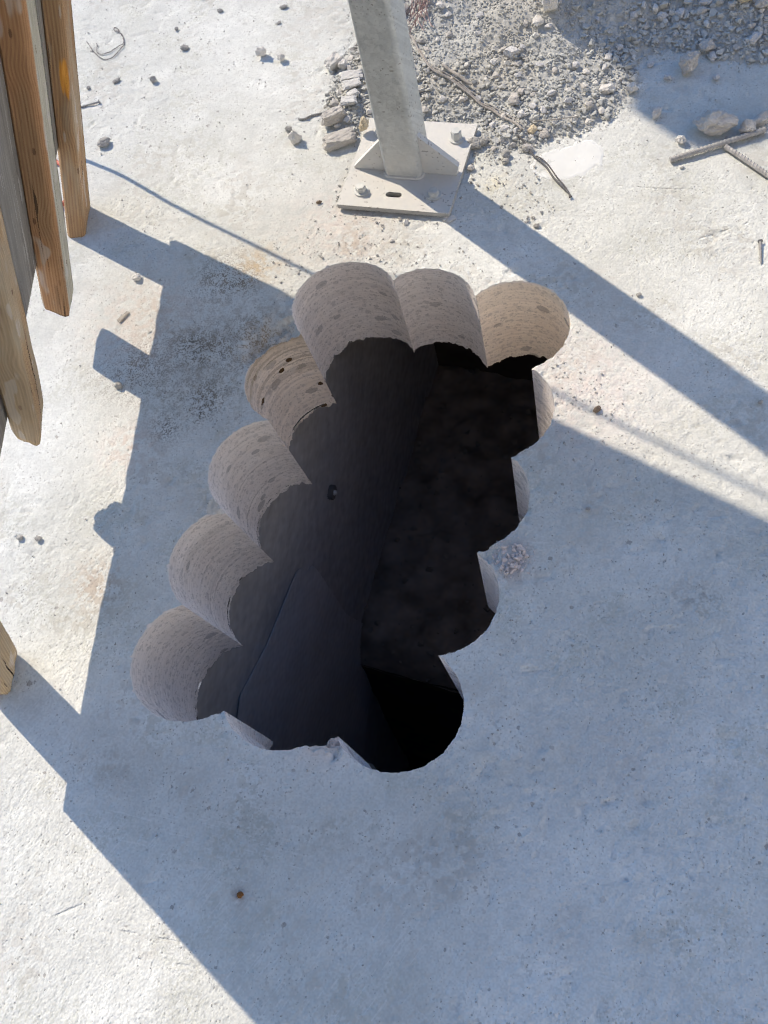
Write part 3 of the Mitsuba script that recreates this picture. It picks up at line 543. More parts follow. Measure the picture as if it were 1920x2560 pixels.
dk = [(0.004, 1.6954), (0.0211, 1.6702), (0.0361, 1.6414), (0.0507, 1.6205), (0.0661, 1.5828), (0.0826, 1.5539), (0.0946, 1.5282)]
add('dark_wire', cat([tube(soft(ground_line(dk, 0.004, 60)), 0.0019, 7), tube(soft(ground_line(np.array(dk)[2:] + np.c_[np.array([.002, .005, .006, .004, -.003]), np.array([.003, .003, .001, .0, -.001])], 0.004, 40)), 0.0014, 6)]), 'dark_rubber', smooth=True,
    label='pair of thin dark wires crossing the white patch from the gravel', cat='wire')
add('twig', tube(soft(ground_line([(-0.1321, 1.896), (-0.1144, 1.8779), (-0.0969, 1.86), (-0.0755, 1.8426)], 0.007, 24)), [0.0034] * 20 + [0.003, .0026, .002, .0012], 8), 'twig', smooth=True, label='short pale stick beside the rope on the gravel', cat='stick')
add('twig', tube(soft(ground_line([(-0.4395, 1.8433), (-0.4317, 1.8394), (-0.4241, 1.8404), (-0.4158, 1.8447), (-0.387, 1.8476), (-0.376, 1.849)], 0.003, 26)), 0.0022, 7), 'nail_steel', smooth=True, label='bent grey rod poking out left of the broken blocks', cat='stick')
add('straw', tube(soft(ground_line([(0.0384, 1.7225), (0.0813, 1.7234), (0.1255, 1.7251)], 0.006, 14)), 0.0011, 5), 'twig', smooth=True, label='thin straight straw across the lower edge of the gravel', cat='straw')
g = np.random.default_rng(5); br = []
for i in range(26):
    a = np.array((-0.1599, 2.1174)) + g.normal(0, .012, 2); b = np.array((-0.1905, 2.0608)) + g.normal(0, .020, 2)
    if i % 5 == 0: a, b = np.array((-0.1702, 2.1278)) + g.normal(0, .02, 2), np.array((-0.1611, 2.0182)) + g.normal(0, .02, 2)
    m_ = (a + b) / 2 + g.normal(0, .006, 2); br.append(tube(ground_line([a, m_, b], 0.006 + g.uniform(0, .012), 10), 0.0009, 4))
add('bristles', cat(br), 'red_straw', label='tuft of reddish bristles on the gravel right of the post', cat='bristles', kind='stuff')
tw = [(-0.9545, 2.2006), (-0.9453, 2.1833), (-0.9326, 2.1612), (-0.9161, 2.1385), (-0.9011, 2.1259), (-0.8867, 2.1255), (-0.8758, 2.1368), (-0.8655, 2.1537), (-0.8608, 2.1623), (-0.8611, 2.1803), (-0.8673, 2.1997), (-0.8772, 2.2173), (-0.8834, 2.2285), (-0.891, 2.2344), (-0.892, 2.2276), (-0.8853, 2.2205), (-0.8788, 2.2148)]
tw2 = [(-0.9296, 2.1882), (-0.9251, 2.1692), (-0.9208, 2.1518), (-0.9074, 2.1449), (-0.8906, 2.1481), (-0.8768, 2.1603), (-0.8635, 2.1684), (-0.8641, 2.1893), (-0.8708, 2.2047), (-0.8815, 2.221)]
add('thin_wire', cat([tube(ground_line(tw, 0.0025, 90), 0.0010, 5), tube(ground_line(tw2, 0.0028, 60), 0.0009, 5)]), 'dark_wire', smooth=True, label='thin tangled tie wire curled on the slab at the upper left', cat='wire')
ch = trimesh.creation.box((0.027, 0.0075, 0.005)); ch = ch.subdivide().subdivide(); v = np.array(ch.vertices); ch.vertices = v + (meshkit.noise(v * 400, 3)[:, None] - .5) * .0018
q = (-0.7634, 1.3632); rz(ch, 52); ch.apply_translation([*q, gz(*q) + 0.002]); add('wood_chip', ch, 'twig', label='splinter of wood on the sunlit slab between the batten shadows', cat='wood chip')
# mortar patch spilled on the slab
mp = Polygon(smooth_line(np.vstack([[(0.1049, 1.6713), (0.0706, 1.6634), (0.0397, 1.6494), (0.0211, 1.6108), (0.0337, 1.5937), (0.0451, 1.5844), (0.0614, 1.5805), (0.0776, 1.5766), (0.0986, 1.5772), (0.1099, 1.5773), (0.1298, 1.5833), (0.141, 1.6003), (0.1546, 1.6011), (0.1665, 1.6319), (0.1657, 1.6547), (0.1422, 1.6787), (0.1214, 1.677)], [(0.1049, 1.6713)]]), 120)).buffer(0)
bx = mp.bounds; qx, qy = np.meshgrid(np.arange(bx[0], bx[2], 0.003), np.arange(bx[1], bx[3], 0.003)); Q = np.c_[qx.ravel(), qy.ravel()]
ringp = np.array(mp.exterior.coords)[:-1]; ringp = ringp + (np.random.default_rng(3).normal(0, 0.0015, ringp.shape)); mpj = Polygon(ringp).buffer(0)
Q = Q[shapely.contains(mpj.buffer(-0.002), shapely.points(Q))]; Q = np.vstack([ringp, Q]); t3 = Delaunay(Q).simplices; t3 = t3[shapely.contains(mpj, shapely.points(Q[t3].mean(1)))]
dq = shapely.distance(shapely.points(Q), mpj.exterior); zq = slab_z(Q) * (1 - 0.75 * np.clip(dq / 0.012, 0, 1)) - 0.0007 + 0.0019 * np.clip((dq + 0.006 * (meshkit.fbm(np.c_[Q * 120, 0 * dq], 2, 7) - 0.5)) / 0.007, 0, 1)
a_, b_, c_ = Q[t3[:, 0]], Q[t3[:, 1]], Q[t3[:, 2]]; fl_ = (b_[:, 0] - a_[:, 0]) * (c_[:, 1] - a_[:, 1]) - (b_[:, 1] - a_[:, 1]) * (c_[:, 0] - a_[:, 0]) < 0; t3[fl_] = t3[fl_][:, ::-1]
add('mortar_patch', trimesh.Trimesh(np.c_[Q, zq], t3, process=False), 'mortar', smooth=40, uv=None, label='smooth white mortar patch spread on the slab below the gravel', cat='mortar patch')
# rubble crumbled on the rim, right of the opening
c0 = Point(*(-0.0604, 0.7857)); rub = scatter(75, c0.buffer(0.027), 0.004, 0.0125, 1.5, slab_z, 9)
rub2 = scatter(160, c0.buffer(0.040), 0.0012, 0.003, 1.5, slab_z, 10)
add('rubble_heap', cat([rub, rub2]), 'stone_pk', label='small heap of crumbled rubble on the slab right of the opening', cat='rubble', kind='stuff')
# grit and crumbs strewn over the slab
view = Polygon([(-1.2063, 2.4083), (0.5284, 2.0065), (0.2171, 0.1229), (-0.7907, 0.1367)]).difference(opening.buffer(0.006)).difference(heap).difference(plate_poly)
band = Polygon([(-0.9938, 2.3591), (-0.3322, 2.2059), (-0.3673, 1.7697), (-0.3857, 1.542), (-0.8844, 1.7816)]); front = Polygon([(-0.3869, 1.5844), (-0.0917, 1.515), (-0.0971, 1.3774), (-0.2301, 1.3778), (-0.4563, 1.3525), (-0.5098, 1.4789)])
gt = [scatter(1500, view, 0.0010, 0.0040, 3.0, slab_z, 21), scatter(300, band.difference(heap), 0.0015, 0.005, 2.4, slab_z, 22), scatter(230, front.intersection(view), 0.0015, 0.007, 2.6, slab_z, 23),
      scatter(130, Polygon([(-0.0749, 1.7381), (0.0292, 1.6416), (0.0837, 1.4665), (-0.0035, 1.4805), (-0.0961, 1.5992)]).difference(heap), 0.002, 0.008, 2.0, slab_z, 24),
      scatter(110, Polygon([(0.0182, 1.1624), (0.1513, 1.1456), (0.1266, 0.911), (0.0296, 0.9587)]).intersection(view), 0.0015, 0.006, 2.4, slab_z, 25)]
gt.append(scatter(170, Polygon([(-0.7051, 1.3485), (-0.5314, 1.3248), (-0.5067, 1.1754), (-0.5433, 1.0682), (-0.6465, 1.0795), (-0.7276, 1.2022)]), 0.0012, 0.0048, 2.2, slab_z, 28))
gt.append(scatter(420, opening.buffer(0.06).difference(opening.buffer(0.004)), 0.0010, 0.0040, 2.2, slab_z, 27))
add('grit', cat(gt), 'stone_dk', label='loose grit and crumbs strewn over the slab', cat='grit', kind='stuff')
dg = scatter(260, plate_poly.buffer(0.014).difference(plate_poly), 0.0015, 0.006, 1.6, slab_z, 30)
add('grit', dg, 'stone_dk', label='dark dirt packed along the edges of the base plate', cat='grit', kind='stuff')

# ---------------------------------------------------------------- materials
def princ(col, rough=0.85, spec=0.25, bump=None, bscale=0.001, eps=0.0008, metallic=0.0):
    b = {'type': 'principled', 'base_color': mikit.proc(col) if callable(col) else {'type': 'rgb', 'value': list(col)}, 'roughness': rough, 'specular': spec, 'metallic': metallic}
    if bump: b = {'type': 'bumpmap', 'arbitrary': mikit.proc(bump, eps=eps), 'scale': bscale, 'bsdf': b}
    return {'type': 'twosided', 'bsdf': b}
def spot(p, x, y, r): return dr.exp(-(dr.square(p.x - x) + dr.square(p.y - y)) / (r * r))
STAINS = [  # x, y, radius, colour, strength, patchiness
    (-0.6247, 1.2439, 0.15, (0.22, 0.195, 0.16), 0.5, -1),
    (-0.6101, 1.2512, 0.13, (0.27, 0.245, 0.205), 0.6, 0.45),
    (-0.573, 1.2649, 0.03, (0.14, 0.11, 0.08), 0.8, -1),
    (-0.6242, 1.2808, 0.03, (0.09, 0.08, 0.06), 0.8, -1),
    (-0.6101, 1.2512, 0.022, (0.09, 0.08, 0.06), 0.8, -1),
    (-0.5826, 1.1494, 0.04, (0.14, 0.11, 0.08), 0.8, -1),
    (-0.5916, 1.1245, 0.022, (0.07, 0.055, 0.04), 0.9, -1),
    (-0.5706, 1.4375, 0.055, (0.14, 0.11, 0.08), 0.8, -1),
    (-0.5297, 1.4166, 0.03, (0.14, 0.11, 0.08), 0.8, -1),
    (-0.6484, 1.0984, 0.03, (0.11, 0.1, 0.085), 0.85, -1),
    (-0.4901, 1.2725, 0.055, (0.17, 0.13, 0.09), 0.95, -1),
    (-0.7308, 1.2298, 0.06, (0.18, 0.16, 0.14), 0.8, -1),
    (-0.5007, 1.4573, 0.045, (0.42, 0.31, 0.18), 0.75, 0.15),
    (-0.3382, 1.5344, 0.11, (0.52, 0.41, 0.36), 0.6, 0.3),
    (-0.3217, 1.4804, 0.03, (0.34, 0.28, 0.22), 0.6, 0.1),
    (0.067, 1.0976, 0.13, (0.58, 0.46, 0.43), 0.55, 0.35),
    (-0.0427, 1.59, 0.02, (0.62, 0.55, 0.36), 0.6, 0.3),
    (-0.7293, 1.3518, 0.1, (0.5, 0.39, 0.33), 0.5, 0.2),
    (-0.7423, 0.7976, 0.05, (0.34, 0.25, 0.18), 0.6, 0.1),
    (-0.7185, 1.062, 0.05, (0.5, 0.38, 0.32), 0.5, 0.15),
    (-0.3451, 0.5258, 0.045, (0.66, 0.47, 0.37), 1, 0.9),
    (-0.4598, 1.2685, 0.045, (0.42, 0.32, 0.22), 0.8, 0.5),
    (-0.4961, 1.2458, 0.03, (0.4, 0.31, 0.22), 0.7, 0.5),
    (-0.5244, 0.9061, 0.03, (0.52, 0.4, 0.34), 0.7, 0.4),
    (-0.4619, 0.2953, 0.013, (0.2, 0.1, 0.05), 0.8, 0.3),
    (-0.66, 0.4696, 0.04, (0.26, 0.24, 0.21), 0.38, 0.24),
    (-0.4592, 0.4162, 0.07, (0.3, 0.28, 0.24), 0.38, 0.24),
    (0.0212, 0.1439, 0.012, (0.22, 0.2, 0.18), 0.5, 0.3),
    (-0.0604, 0.7857, 0.035, (0.33, 0.25, 0.24), 0.6, 0.3),
    (0.2039, 0.7019, 0.035, (0.3, 0.28, 0.26), 0.6, 0.12),
    (0.1252, 0.6243, 0.09, (0.36, 0.35, 0.31), 0.38, 0.24),
    (0.0682, 0.4603, 0.08, (0.34, 0.3, 0.27), 0.38, 0.24),
    (-0.1874, 0.344, 0.07, (0.3, 0.29, 0.27), 0.38, 0.24),
    (-0.3397, 0.3606, 0.06, (0.3, 0.28, 0.24), 0.38, 0.24),
    (-0.0163, 0.2355, 0.035, (0.27, 0.25, 0.23), 0.38, 0.24),
    (-0.591, 0.9514, 0.04, (0.45, 0.4, 0.33), 0.5, 0.3),
    (-0.6954, 0.4988, 0.05, (0.33, 0.31, 0.27), 0.5, 0.15),
    (0.3239, 1.9528, 0.25, (0.33, 0.32, 0.31), 0.4, 0.5),
]
SCRATCH = [((-0.6423, 0.2552), (-0.6033, 0.2468), 0.0022), ((-0.5749, 0.2414), (-0.5432, 0.2349), 0.0018), ((-0.562, 0.2107), (-0.4985, 0.1977), 0.0025), ((-0.7314, 0.2763), (-0.6927, 0.2904), 0.002), ((0.26, 1.3804), (0.3971, 1.4198), 0.0022), ((0.3344, 1.3689), (0.3414, 1.3464), 0.002), ((0.293, 1.3678), (0.3382, 1.3478), 0.0018), ((0.1574, 1.5535), (0.2498, 1.5294), 0.0018), ((0.2498, 1.5294), (0.3336, 1.5111), 0.0014), ((0.3702, 1.5189), (0.4328, 1.4488), 0.002)]
def seg_d(p, a, b):
    dx, dy = b[0] - a[0], b[1] - a[1]; t = dr.clip(((p.x - a[0]) * dx + (p.y - a[1]) * dy) / (dx * dx + dy * dy), 0, 1)
    return dr.sqrt(dr.square(p.x - a[0] - t * dx) + dr.square(p.y - a[1] - t * dy))
def concrete_col(p, n, uv):
    big = fbm(p.x * 3.3, p.y * 3.3, 0.5, 3); mid = fbm(p.x * 24, p.y * 24, 2.5, 3); fine = noise(p.x * 420, p.y * 420, 1.0); md2 = fbm(p.x * 95, p.y * 95, 4.0, 2); fg2 = fbm(p.x * 520, p.y * 480, 8.0, 2); fgr = fbm(p.x * 330, p.y * 330, 6.0, 2)
    c = mix((0.515, 0.52, 0.49), (0.617, 0.625, 0.60), smoothstep(0.3, 0.7, big))
    c = c * (0.86 + 0.28 * mid) * (0.92 + 0.16 * fine) * (0.94 + 0.12 * md2)
    c = mix(c, (0.36, 0.36, 0.30), 0.34 * smoothstep(0.48, 0.70, fbm(p.x * 13 + 8, p.y * 13, 9.0, 3)) * smoothstep(0.40, 0.64, 0.5 * md2 + 0.5 * fgr))
    for ax, ay, z_ in ((0.62, 0.78, 1.0), (0.97, -0.24, 5.0)):
        q = p.x * ax + p.y * ay; r_ = p.y * ax - p.x * ay
        c = mix(c, (0.70, 0.70, 0.68), 0.28 * smoothstep(0.80, 0.88, noise(q * 48, r_ * 560, z_)) * smoothstep(0.50, 0.66, fbm(q * 8, r_ * 8, z_ + 2, 2)))
    c = mix(c, (0.27, 0.26, 0.235), 0.30 * smoothstep(0.68, 0.80, fbm(p.x * 260, p.y * 190, 12.0, 2)) * smoothstep(0.40, 0.62, mid))
    c = mix(c, (0.40, 0.375, 0.335), 0.38 * smoothstep(0.56, 0.78, fbm(p.x * 9 + 3, p.y * 9, 7.0, 3)) * smoothstep(0.42, 0.62, md2))
    for x, y, r, col, s, k in STAINS:
        if k < 0: c = mix(c, col, s * spot(p, x, y, r) * smoothstep(0.44, 0.66, 0.55 * fg2 + 0.2 * md2 + 0.25 * mid)); continue
        c = mix(c, col, s * spot(p, x, y, r) * smoothstep(0.5 - k, 0.5 + k, 0.45 * md2 + 0.3 * mid + 0.25 * fgr))
    # open pores
    ir = 0.22 * (md2 - 0.5) + 0.12 * (fine - 0.5)
    v1, v2, w = voronoi(p.x * 170, p.y * 170); c = mix(c, (0.22, 0.21, 0.19), 0.5 * smoothstep(0.22, 0.10, v1 * (0.6 + 1.1 * w) + ir) * smoothstep(0.66, 0.76, cell_rand(w * 991)) * smoothstep(0.35, 0.6, mid))
    v1, v2, w = voronoi(p.x * 47 + 5, p.y * 47); c = mix(c, (0.22, 0.20, 0.18), 0.6 * smoothstep(0.15, 0.06, v1 * (0.7 + 0.8 * w) + 1.2 * ir) * smoothstep(0.90, 0.95, cell_rand(w * 577)))
    return c
def concrete_bump(p, n, uv):
    h = 0.0013 * fbm(p.x * 190, p.y * 150, 0, 2) + 0.0014 * fbm(p.x * 420, p.y * 330, 3, 2)
    v1, v2, w = voronoi(p.x * 170, p.y * 170); h = h - 0.0010 * smoothstep(0.24, 0.10, v1 * (0.6 + 1.1 * w)) * smoothstep(0.66, 0.76, cell_rand(w * 991))
    for a, b, wd_ in SCRATCH: h = h - 0.0016 * smoothstep(0.35, 0.6, noise(p.x * 70, p.y * 70, 3.0)) * smoothstep(wd_ * 1.3, wd_ * 0.3, seg_d(p, a, b) + 0.002 * (noise(p.x * 300, p.y * 300) - 0.5))
    return h
scene['mat_concrete'] = princ(concrete_col, 0.9, 0.15, concrete_bump, 1.0, 0.0009)
def bore_col(p, n, uv):
    k = dr.floor(uv.x / 10 + 0.5); u = uv.x; v = uv.y
    wear = fbm(u * 22, v * 22, 0, 3)
    c = mix((0.60, 0.54, 0.505), (0.69, 0.635, 0.60), wear)
    streak = noise(u * 14, v * 420, k); c = c * (0.90 + 0.2 * streak)
    wob = 0.3 * (fbm(u * 120, v * 120, 0, 2) - 0.5)
    a1, a2, w = voronoi(u * 84 + wob, v * 118 + wob); sz = cell_rand(w * 313); big = smoothstep(0.06, 0.0, a1 - 0.16 - 0.30 * sz * sz) * smoothstep(0.30, 0.34, cell_rand(w * 57))
    c = mix(c, mix((0.26, 0.24, 0.235), (0.45, 0.405, 0.38), cell_rand(w * 771)), 0.42 * big)
    b1, b2, w2 = voronoi(u * 190, v * 300 + 7); sm = smoothstep(0.30, 0.20, b1 * (0.6 + w2)) * smoothstep(0.5, 0.55, cell_rand(w2 * 137))
    c = mix(c, (0.32, 0.29, 0.28), 0.45 * sm)
    h1, h2, w4 = voronoi(u * 30 + 9, v * 52); c = mix(c, mix((0.22, 0.205, 0.20), (0.36, 0.34, 0.33), cell_rand(w4 * 91)), 0.6 * smoothstep(0.34, 0.28, h1 * (0.7 + 0.8 * w4) + 0.3 * wob) * smoothstep(0.80, 0.82, cell_rand(w4 * 41)))
    # drill scores and the browner core near the left of the top row
    sc = smoothstep(0.72, 0.80, noise(u * 5, v * 150, k * 3.0)) * smoothstep(0.4, 0.6, noise(k * 7.3, 0.5)); c = mix(c, (0.30, 0.27, 0.25), 0.45 * sc)
    tan = smoothstep(0.5, 0.0, dr.abs(k - 12)); c = mix(c, (0.22, 0.18, 0.145), 0.5 * tan * smoothstep(0.50, 0.64, noise(u * 7, v * 260, 5.0)) * smoothstep(-0.15, -0.03, v + 0.02 * noise(u * 40, v * 30))); c = mix(c, (0.42, 0.35, 0.27), 0.5 * tan * smoothstep(-0.07, -0.01, v)); c = mix(c, c * mi.Color3f(1.06, 1.0, 0.92), tan)
    h1, h2, w3 = voronoi(u * 24, v * 30 + 3); c = mix(c, (0.075, 0.045, 0.02), tan * smoothstep(0.17, 0.13, h1) * smoothstep(0.78, 0.82, cell_rand(w3 * 57)))
    t3 = smoothstep(0.5, 0.0, dr.abs(k - 3)); c = mix(c, c * mi.Color3f(1.22, 1.17, 1.05), t3)  # third core: warm bounced light painted into its wall colour
    c = mix(c, (0.66, 0.63, 0.60), smoothstep(-0.007, -0.001, v) * 0.8)
    return c
def bore_bump(p, n, uv):
    return 0.0004 * noise(uv.x * 20, uv.y * 500) + 0.0006 * fbm(uv.x * 260, uv.y * 260, 1, 2)
scene['mat_bore'] = princ(bore_col, 0.85, 0.2, bore_bump, 1.0, 0.0009)
def old_conc(p, n, uv):
    f = fbm(p.x * 6, p.y * 6, p.z * 3, 4); g = fbm(p.x * 60, p.y * 60, p.z * 50, 3)
    return mix((0.23, 0.22, 0.218), (0.35, 0.34, 0.345), f) * (0.75 + 0.5 * g)
scene['mat_old_concrete'] = princ(old_conc, 0.9, 0.1)
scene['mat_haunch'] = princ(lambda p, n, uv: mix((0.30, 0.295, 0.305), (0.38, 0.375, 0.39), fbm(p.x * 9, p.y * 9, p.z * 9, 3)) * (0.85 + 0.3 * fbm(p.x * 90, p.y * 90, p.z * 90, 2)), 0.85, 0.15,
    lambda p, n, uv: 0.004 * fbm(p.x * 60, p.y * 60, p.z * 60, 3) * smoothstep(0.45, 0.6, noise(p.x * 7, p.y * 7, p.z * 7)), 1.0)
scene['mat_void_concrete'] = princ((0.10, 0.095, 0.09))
scene['mat_soil'] = princ(lambda p, n, uv: mix((0.085, 0.066, 0.053), (0.42, 0.335, 0.275), fbm(p.x * 22, p.y * 22, p.z * 22, 4)), 0.95, 0.05, lambda p, n, uv: 0.01 * fbm(p.x * 60, p.y * 60, 0, 3), 1.0, 0.002)
scene['mat_dark_soil'] = princ(lambda p, n, uv: mix((0.05, 0.04, 0.032), (0.10, 0.08, 0.065), fbm(p.x * 15, p.y * 15, p.z * 15, 3)), 0.95, 0.03)  # deep shade of the void put into this soil colour
scene['mat_render_wall'] = princ(lambda p, n, uv: mix((0.66, 0.63, 0.58), (0.72, 0.69, 0.64), fbm(p.x, p.y, p.z, 3)))
scene['mat_dark_glass'] = princ((0.03, 0.035, 0.04), 0.1, 0.5)
scene['mat_pale_soil'] = princ(lambda p, n, uv: mix((0.38, 0.35, 0.33), (0.50, 0.47, 0.44), fbm(p.x * 15, p.y * 15, p.z * 15, 3)), 0.95, 0.03)  # pale so the added bank reflects sunlight into the void
scene['mat_soil_stone'] = princ(lambda p, n, uv: mix((0.12, 0.098, 0.08), (0.30, 0.25, 0.21), noise(p.x * 30, p.y * 30, p.z * 30)))
def steel(lo, hi, dust, edge=0.0):
    def f(p, n, uv):
        v1, v2, w = voronoi(p.x * 150 + p.z * 45, p.y * 150 + p.z * 130); sp = cell_rand(w * 99)
        c = mix(lo, hi, 0.45 * fbm(p.x * 26, p.y * 26, p.z * 22, 3) + 0.3 * sp + 0.25 * noise(p.x * 420, p.y * 420, p.z * 420))
        c = mix(c, (0.55, 0.53, 0.49), dust * smoothstep(0.16, 0.0, p.z + 0.10 * (fbm(p.x * 20, p.y * 20, p.z * 20, 2) - 0.5)) * (0.4 + 0.6 * fbm(p.x * 130, p.y * 130, p.z * 130, 2)))
        c = mix(c, c * 0.62, edge * smoothstep(0.5, 0.2, dr.abs(n.z)) * smoothstep(0.016, 0.012, p.z))
        return mix(c, (0.18, 0.165, 0.15), 0.65 * smoothstep(0.74, 0.84, noise(p.x * 230, p.y * 230, p.z * 230)) * smoothstep(0.48, 0.7, noise(p.x * 22, p.y * 22, p.z * 22)))
    return f
scene['mat_galvanised'] = princ(steel((0.29, 0.305, 0.30), (0.56, 0.575, 0.56), 0.75), 0.52, 0.5, lambda p, n, uv: 0.0006 * fbm(p.x * 130, p.y * 130, p.z * 130, 2), 1.0, metallic=0.15)
scene['mat_plate_steel'] = princ(steel((0.44, 0.44, 0.425), (0.56, 0.555, 0.54), 0.9, 1.0), 0.75, 0.3, lambda p, n, uv: 0.0010 * fbm(p.x * 240, p.y * 240, p.z * 240, 2), 1.0)
scene['mat_bolt_steel'] = princ(lambda p, n, uv: mix((0.40, 0.41, 0.40), (0.55, 0.55, 0.53), fbm(p.x * 160, p.y * 160, p.z * 160, 2)), 0.55, 0.5, metallic=0.2)
def wood(lo, hi, grey, g0, g1, crack=None, gouge=False, fresh=0.0, red=0.0):
    def f(p, n, uv):
        u = uv.x; v = uv.y; k = dr.floor(u); uu = u - k
        warp = 0.010 * (fbm(u * 20, v * 2.2, 1, 2) - 0.5) + 0.010 * dr.exp(-dr.square((v - 0.27 - 0.05 * k) / 0.035)) * dr.exp(-dr.square((uu - 0.03) / 0.02)) + 0.007 * dr.exp(-dr.square((v - 0.62) / 0.03))
        g = 0.5 + 0.5 * dr.sin((u + warp) * 1150 + 2.5 * noise(v * 5, k)); fib = noise(u * 900, v * 26, 2.0); blot = fbm(u * 18, v * 4.5, 5.0, 3)
        c = mix(lo, hi, dr.clip(0.15 + 0.42 * g + 0.33 * fib + 0.6 * (blot - 0.5), 0, 1))
        c = mix(c, c * mi.Color3f(1.12, 0.88, 0.74), red * smoothstep(0.4, 0.65, blot))
        gm = smoothstep(g0 - 0.004, g0 + 0.004, uu) * smoothstep(g1 + 0.004, g1 - 0.004, uu)
        gw = mix((0.24, 0.225, 0.175), (0.50, 0.47, 0.375), dr.clip(0.6 * noise(u * 420, v * 22, 6.0) + 0.5 * blot, 0, 1))
        c = mix(c, gw, grey * gm)
        c = mix(c, gw * 0.9, 0.38 * smoothstep(0.52, 0.72, fbm(u * 30, v * 7, 11.0, 3)))
        c = mix(c, (0.55, 0.52, 0.47), 0.4 * smoothstep(0.66, 0.76, fbm(u * 60, v * 16, 13.0, 2)))
        c = mix(c, (0.045, 0.03, 0.018), 0.8 * smoothstep(0.80, 0.86, noise(u * 330, v * 14, 9.0)) * smoothstep(0.55, 0.75, noise(u * 40, v * 6, 3.0)))
        k1, k2, kw = voronoi(u * 26, v * 9); c = mix(c, (0.10, 0.05, 0.03), 0.7 * smoothstep(0.085, 0.05, dr.sqrt(dr.square(k1))) * smoothstep(0.6, 0.65, cell_rand(kw * 31)))
        if crack: c = mix(c, (0.02, 0.014, 0.010), smoothstep(0.0022, 0.0008, dr.abs(uu - crack[0] - 0.02 * v - 0.004 * (noise(v * 40, 1.0) - 0.5))) * smoothstep(crack[1], crack[1] - 0.06, v))
        if gouge: c = mix(c, mix((0.42, 0.17, 0.028), (0.62, 0.30, 0.06), fib), smoothstep(0.9, 0.4, dr.square((v - 0.375 + 0.3 * (uu - 0.030)) / 0.048) + dr.square((uu - 0.032) / 0.014) + 0.5 * (noise(u * 300, v * 20) - 0.5)))
        if fresh: c = mix(c, mix((0.50, 0.30, 0.13), (0.62, 0.43, 0.22), fib), smoothstep(fresh + 0.03, fresh, v + 0.25 * uu))
        return c
    return f
def wbump(p, n, uv): return 0.0009 * noise(uv.x * 800, uv.y * 22, 2.0) + 0.0006 * noise(uv.x * 200, uv.y * 40, 4.0)
for nm, args in {'wood_a': ((0.207, 0.115, 0.0577), (0.447, 0.284, 0.155), 0.0, 0.2, 0.25, None, True), 'wood_b': ((0.207, 0.115, 0.0592), (0.43, 0.271, 0.15), 0.95, 0.062, 0.13, None, False, 0.0, 0.45),
                 'wood_c': ((0.229, 0.137, 0.0703), (0.473, 0.323, 0.185), 0.35, 0.0, 0.055, (0.078, 0.42), False, 0.135), 'wood_d': ((0.266, 0.163, 0.0814), (0.499, 0.353, 0.198), 0.25, 0.0, 0.12, (0.075, 0.14))}.items():
    scene['mat_' + nm] = princ(wood(*args), 0.85, 0.2, wbump, 1.0, 0.0008)
def greyw(p, n, uv):
    u = uv.x; v = uv.y; fib = noise(u * 700, v * 18, 2.0); bl = fbm(u * 14, v * 3, 5.0, 3); st = noise(u * 120, v * 5, 8.0)
    c = mix((0.12, 0.11, 0.10), (0.30, 0.285, 0.26), dr.clip(0.4 * fib + 0.5 * bl + 0.35 * (st - 0.4), 0, 1))
    return mix(c, (0.42, 0.41, 0.39), 0.5 * smoothstep(0.80, 0.9, noise(u * 260, v * 10, 4.0)))
scene['mat_grey_wood'] = princ(greyw, 0.85, 0.2, wbump, 1.0, 0.0008)
scene['mat_grey_hoard'] = princ(lambda p, n, uv: mix((0.16, 0.15, 0.135), (0.30, 0.28, 0.26), fbm(p.x * 30, p.y * 30, p.z * 3, 3)))
scene['mat_red_rubber'] = princ(lambda p, n, uv: mix((0.40, 0.075, 0.045), (0.52, 0.16, 0.11), noise(p.x * 90, p.y * 90, p.z * 90)), 0.6, 0.4)
def stone(lo, hi, sc=45.0):
    return princ(lambda p, n, uv: mix(lo, hi, 0.6 * fbm(p.x * sc, p.y * sc, p.z * sc, 3) + 0.4 * noise(p.x * 500, p.y * 500, p.z * 500)), 0.92, 0.12, lambda p, n, uv: 0.0011 * fbm(p.x * 260, p.y * 260, p.z * 260, 2), 1.0)
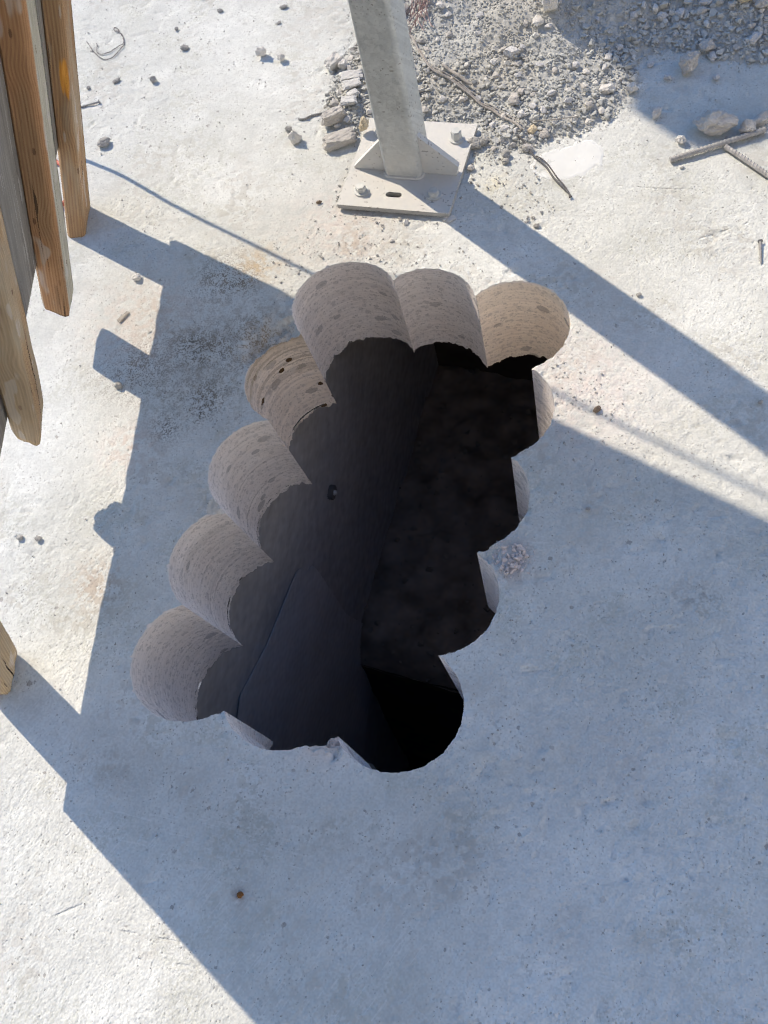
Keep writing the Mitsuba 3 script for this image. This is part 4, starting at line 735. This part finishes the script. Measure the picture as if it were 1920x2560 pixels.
for nm, lo, hi in (('stone_a', (0.392, 0.384, 0.377), (0.58, 0.566, 0.551)), ('stone_b', (0.478, 0.457, 0.42), (0.68, 0.652, 0.609)), ('stone_c', (0.348, 0.326, 0.297), (0.536, 0.507, 0.471)), ('stone_w', (0.48, 0.47, 0.45), (0.56, 0.55, 0.53)),
                   ('stone_y', (0.435, 0.362, 0.246), (0.609, 0.522, 0.392)), ('stone_dk', (0.217, 0.21, 0.196), (0.435, 0.42, 0.392)), ('stone_br', (0.12, 0.085, 0.06), (0.22, 0.17, 0.13)), ('stone_pk', (0.493, 0.42, 0.384), (0.667, 0.594, 0.558)), ('rust', (0.10, 0.045, 0.018), (0.26, 0.12, 0.045))):
    scene['mat_' + nm] = stone(lo, hi)
def gravel_col(p, n, uv):
    w = cell_rand(dr.floor(p.x * 95), dr.floor(p.y * 95), dr.floor(p.z * 95)); big = fbm(p.x * 7, p.y * 7, 1.0, 2)
    c = mix((0.33, 0.33, 0.312), (0.52, 0.52, 0.495), 0.55 * fbm(p.x * 70, p.y * 70, p.z * 70, 3) + 0.25 * w + 0.2 * noise(p.x * 600, p.y * 600, p.z * 600))
    return mix(c, c * mi.Color3f(1.0, 0.975, 0.94), smoothstep(0.5, 0.7, big))
scene['mat_gravel_stone'] = princ(gravel_col, 0.95, 0.1)
scene['mat_bar_steel'] = princ(lambda p, n, uv: mix((0.26, 0.245, 0.23), (0.42, 0.405, 0.385), fbm(p.x * 120, p.y * 120, p.z * 120, 3)), 0.7, 0.35)
scene['mat_nail_steel'] = princ(lambda p, n, uv: mix((0.17, 0.165, 0.16), (0.32, 0.31, 0.30), fbm(p.x * 220, p.y * 220, p.z * 220, 2)), 0.6, 0.4)
scene['mat_rope_fibre'] = princ(lambda p, n, uv: mix((0.24, 0.215, 0.19), (0.42, 0.39, 0.36), noise(p.x * 420, p.y * 420, p.z * 420)))
scene['mat_twig'] = princ(lambda p, n, uv: mix((0.28, 0.25, 0.21), (0.44, 0.40, 0.35), noise(p.x * 260, p.y * 260, p.z * 260)))
scene['mat_dark_rubber'] = princ((0.10, 0.095, 0.095), 0.6, 0.35)
scene['mat_dark_wire'] = princ((0.17, 0.155, 0.15), 0.6, 0.4)
scene['mat_red_straw'] = princ(lambda p, n, uv: mix((0.22, 0.13, 0.12), (0.38, 0.29, 0.27), noise(p.x * 120, p.y * 120, p.z * 120)))
scene['mat_mortar'] = princ(lambda p, n, uv: mix((0.61, 0.615, 0.595), (0.66, 0.662, 0.645), fbm(p.x * 60, p.y * 60, 1, 2)), 0.85, 0.15, lambda p, n, uv: 0.0006 * fbm(p.x * 120, p.y * 120, 0, 2), 1.0)
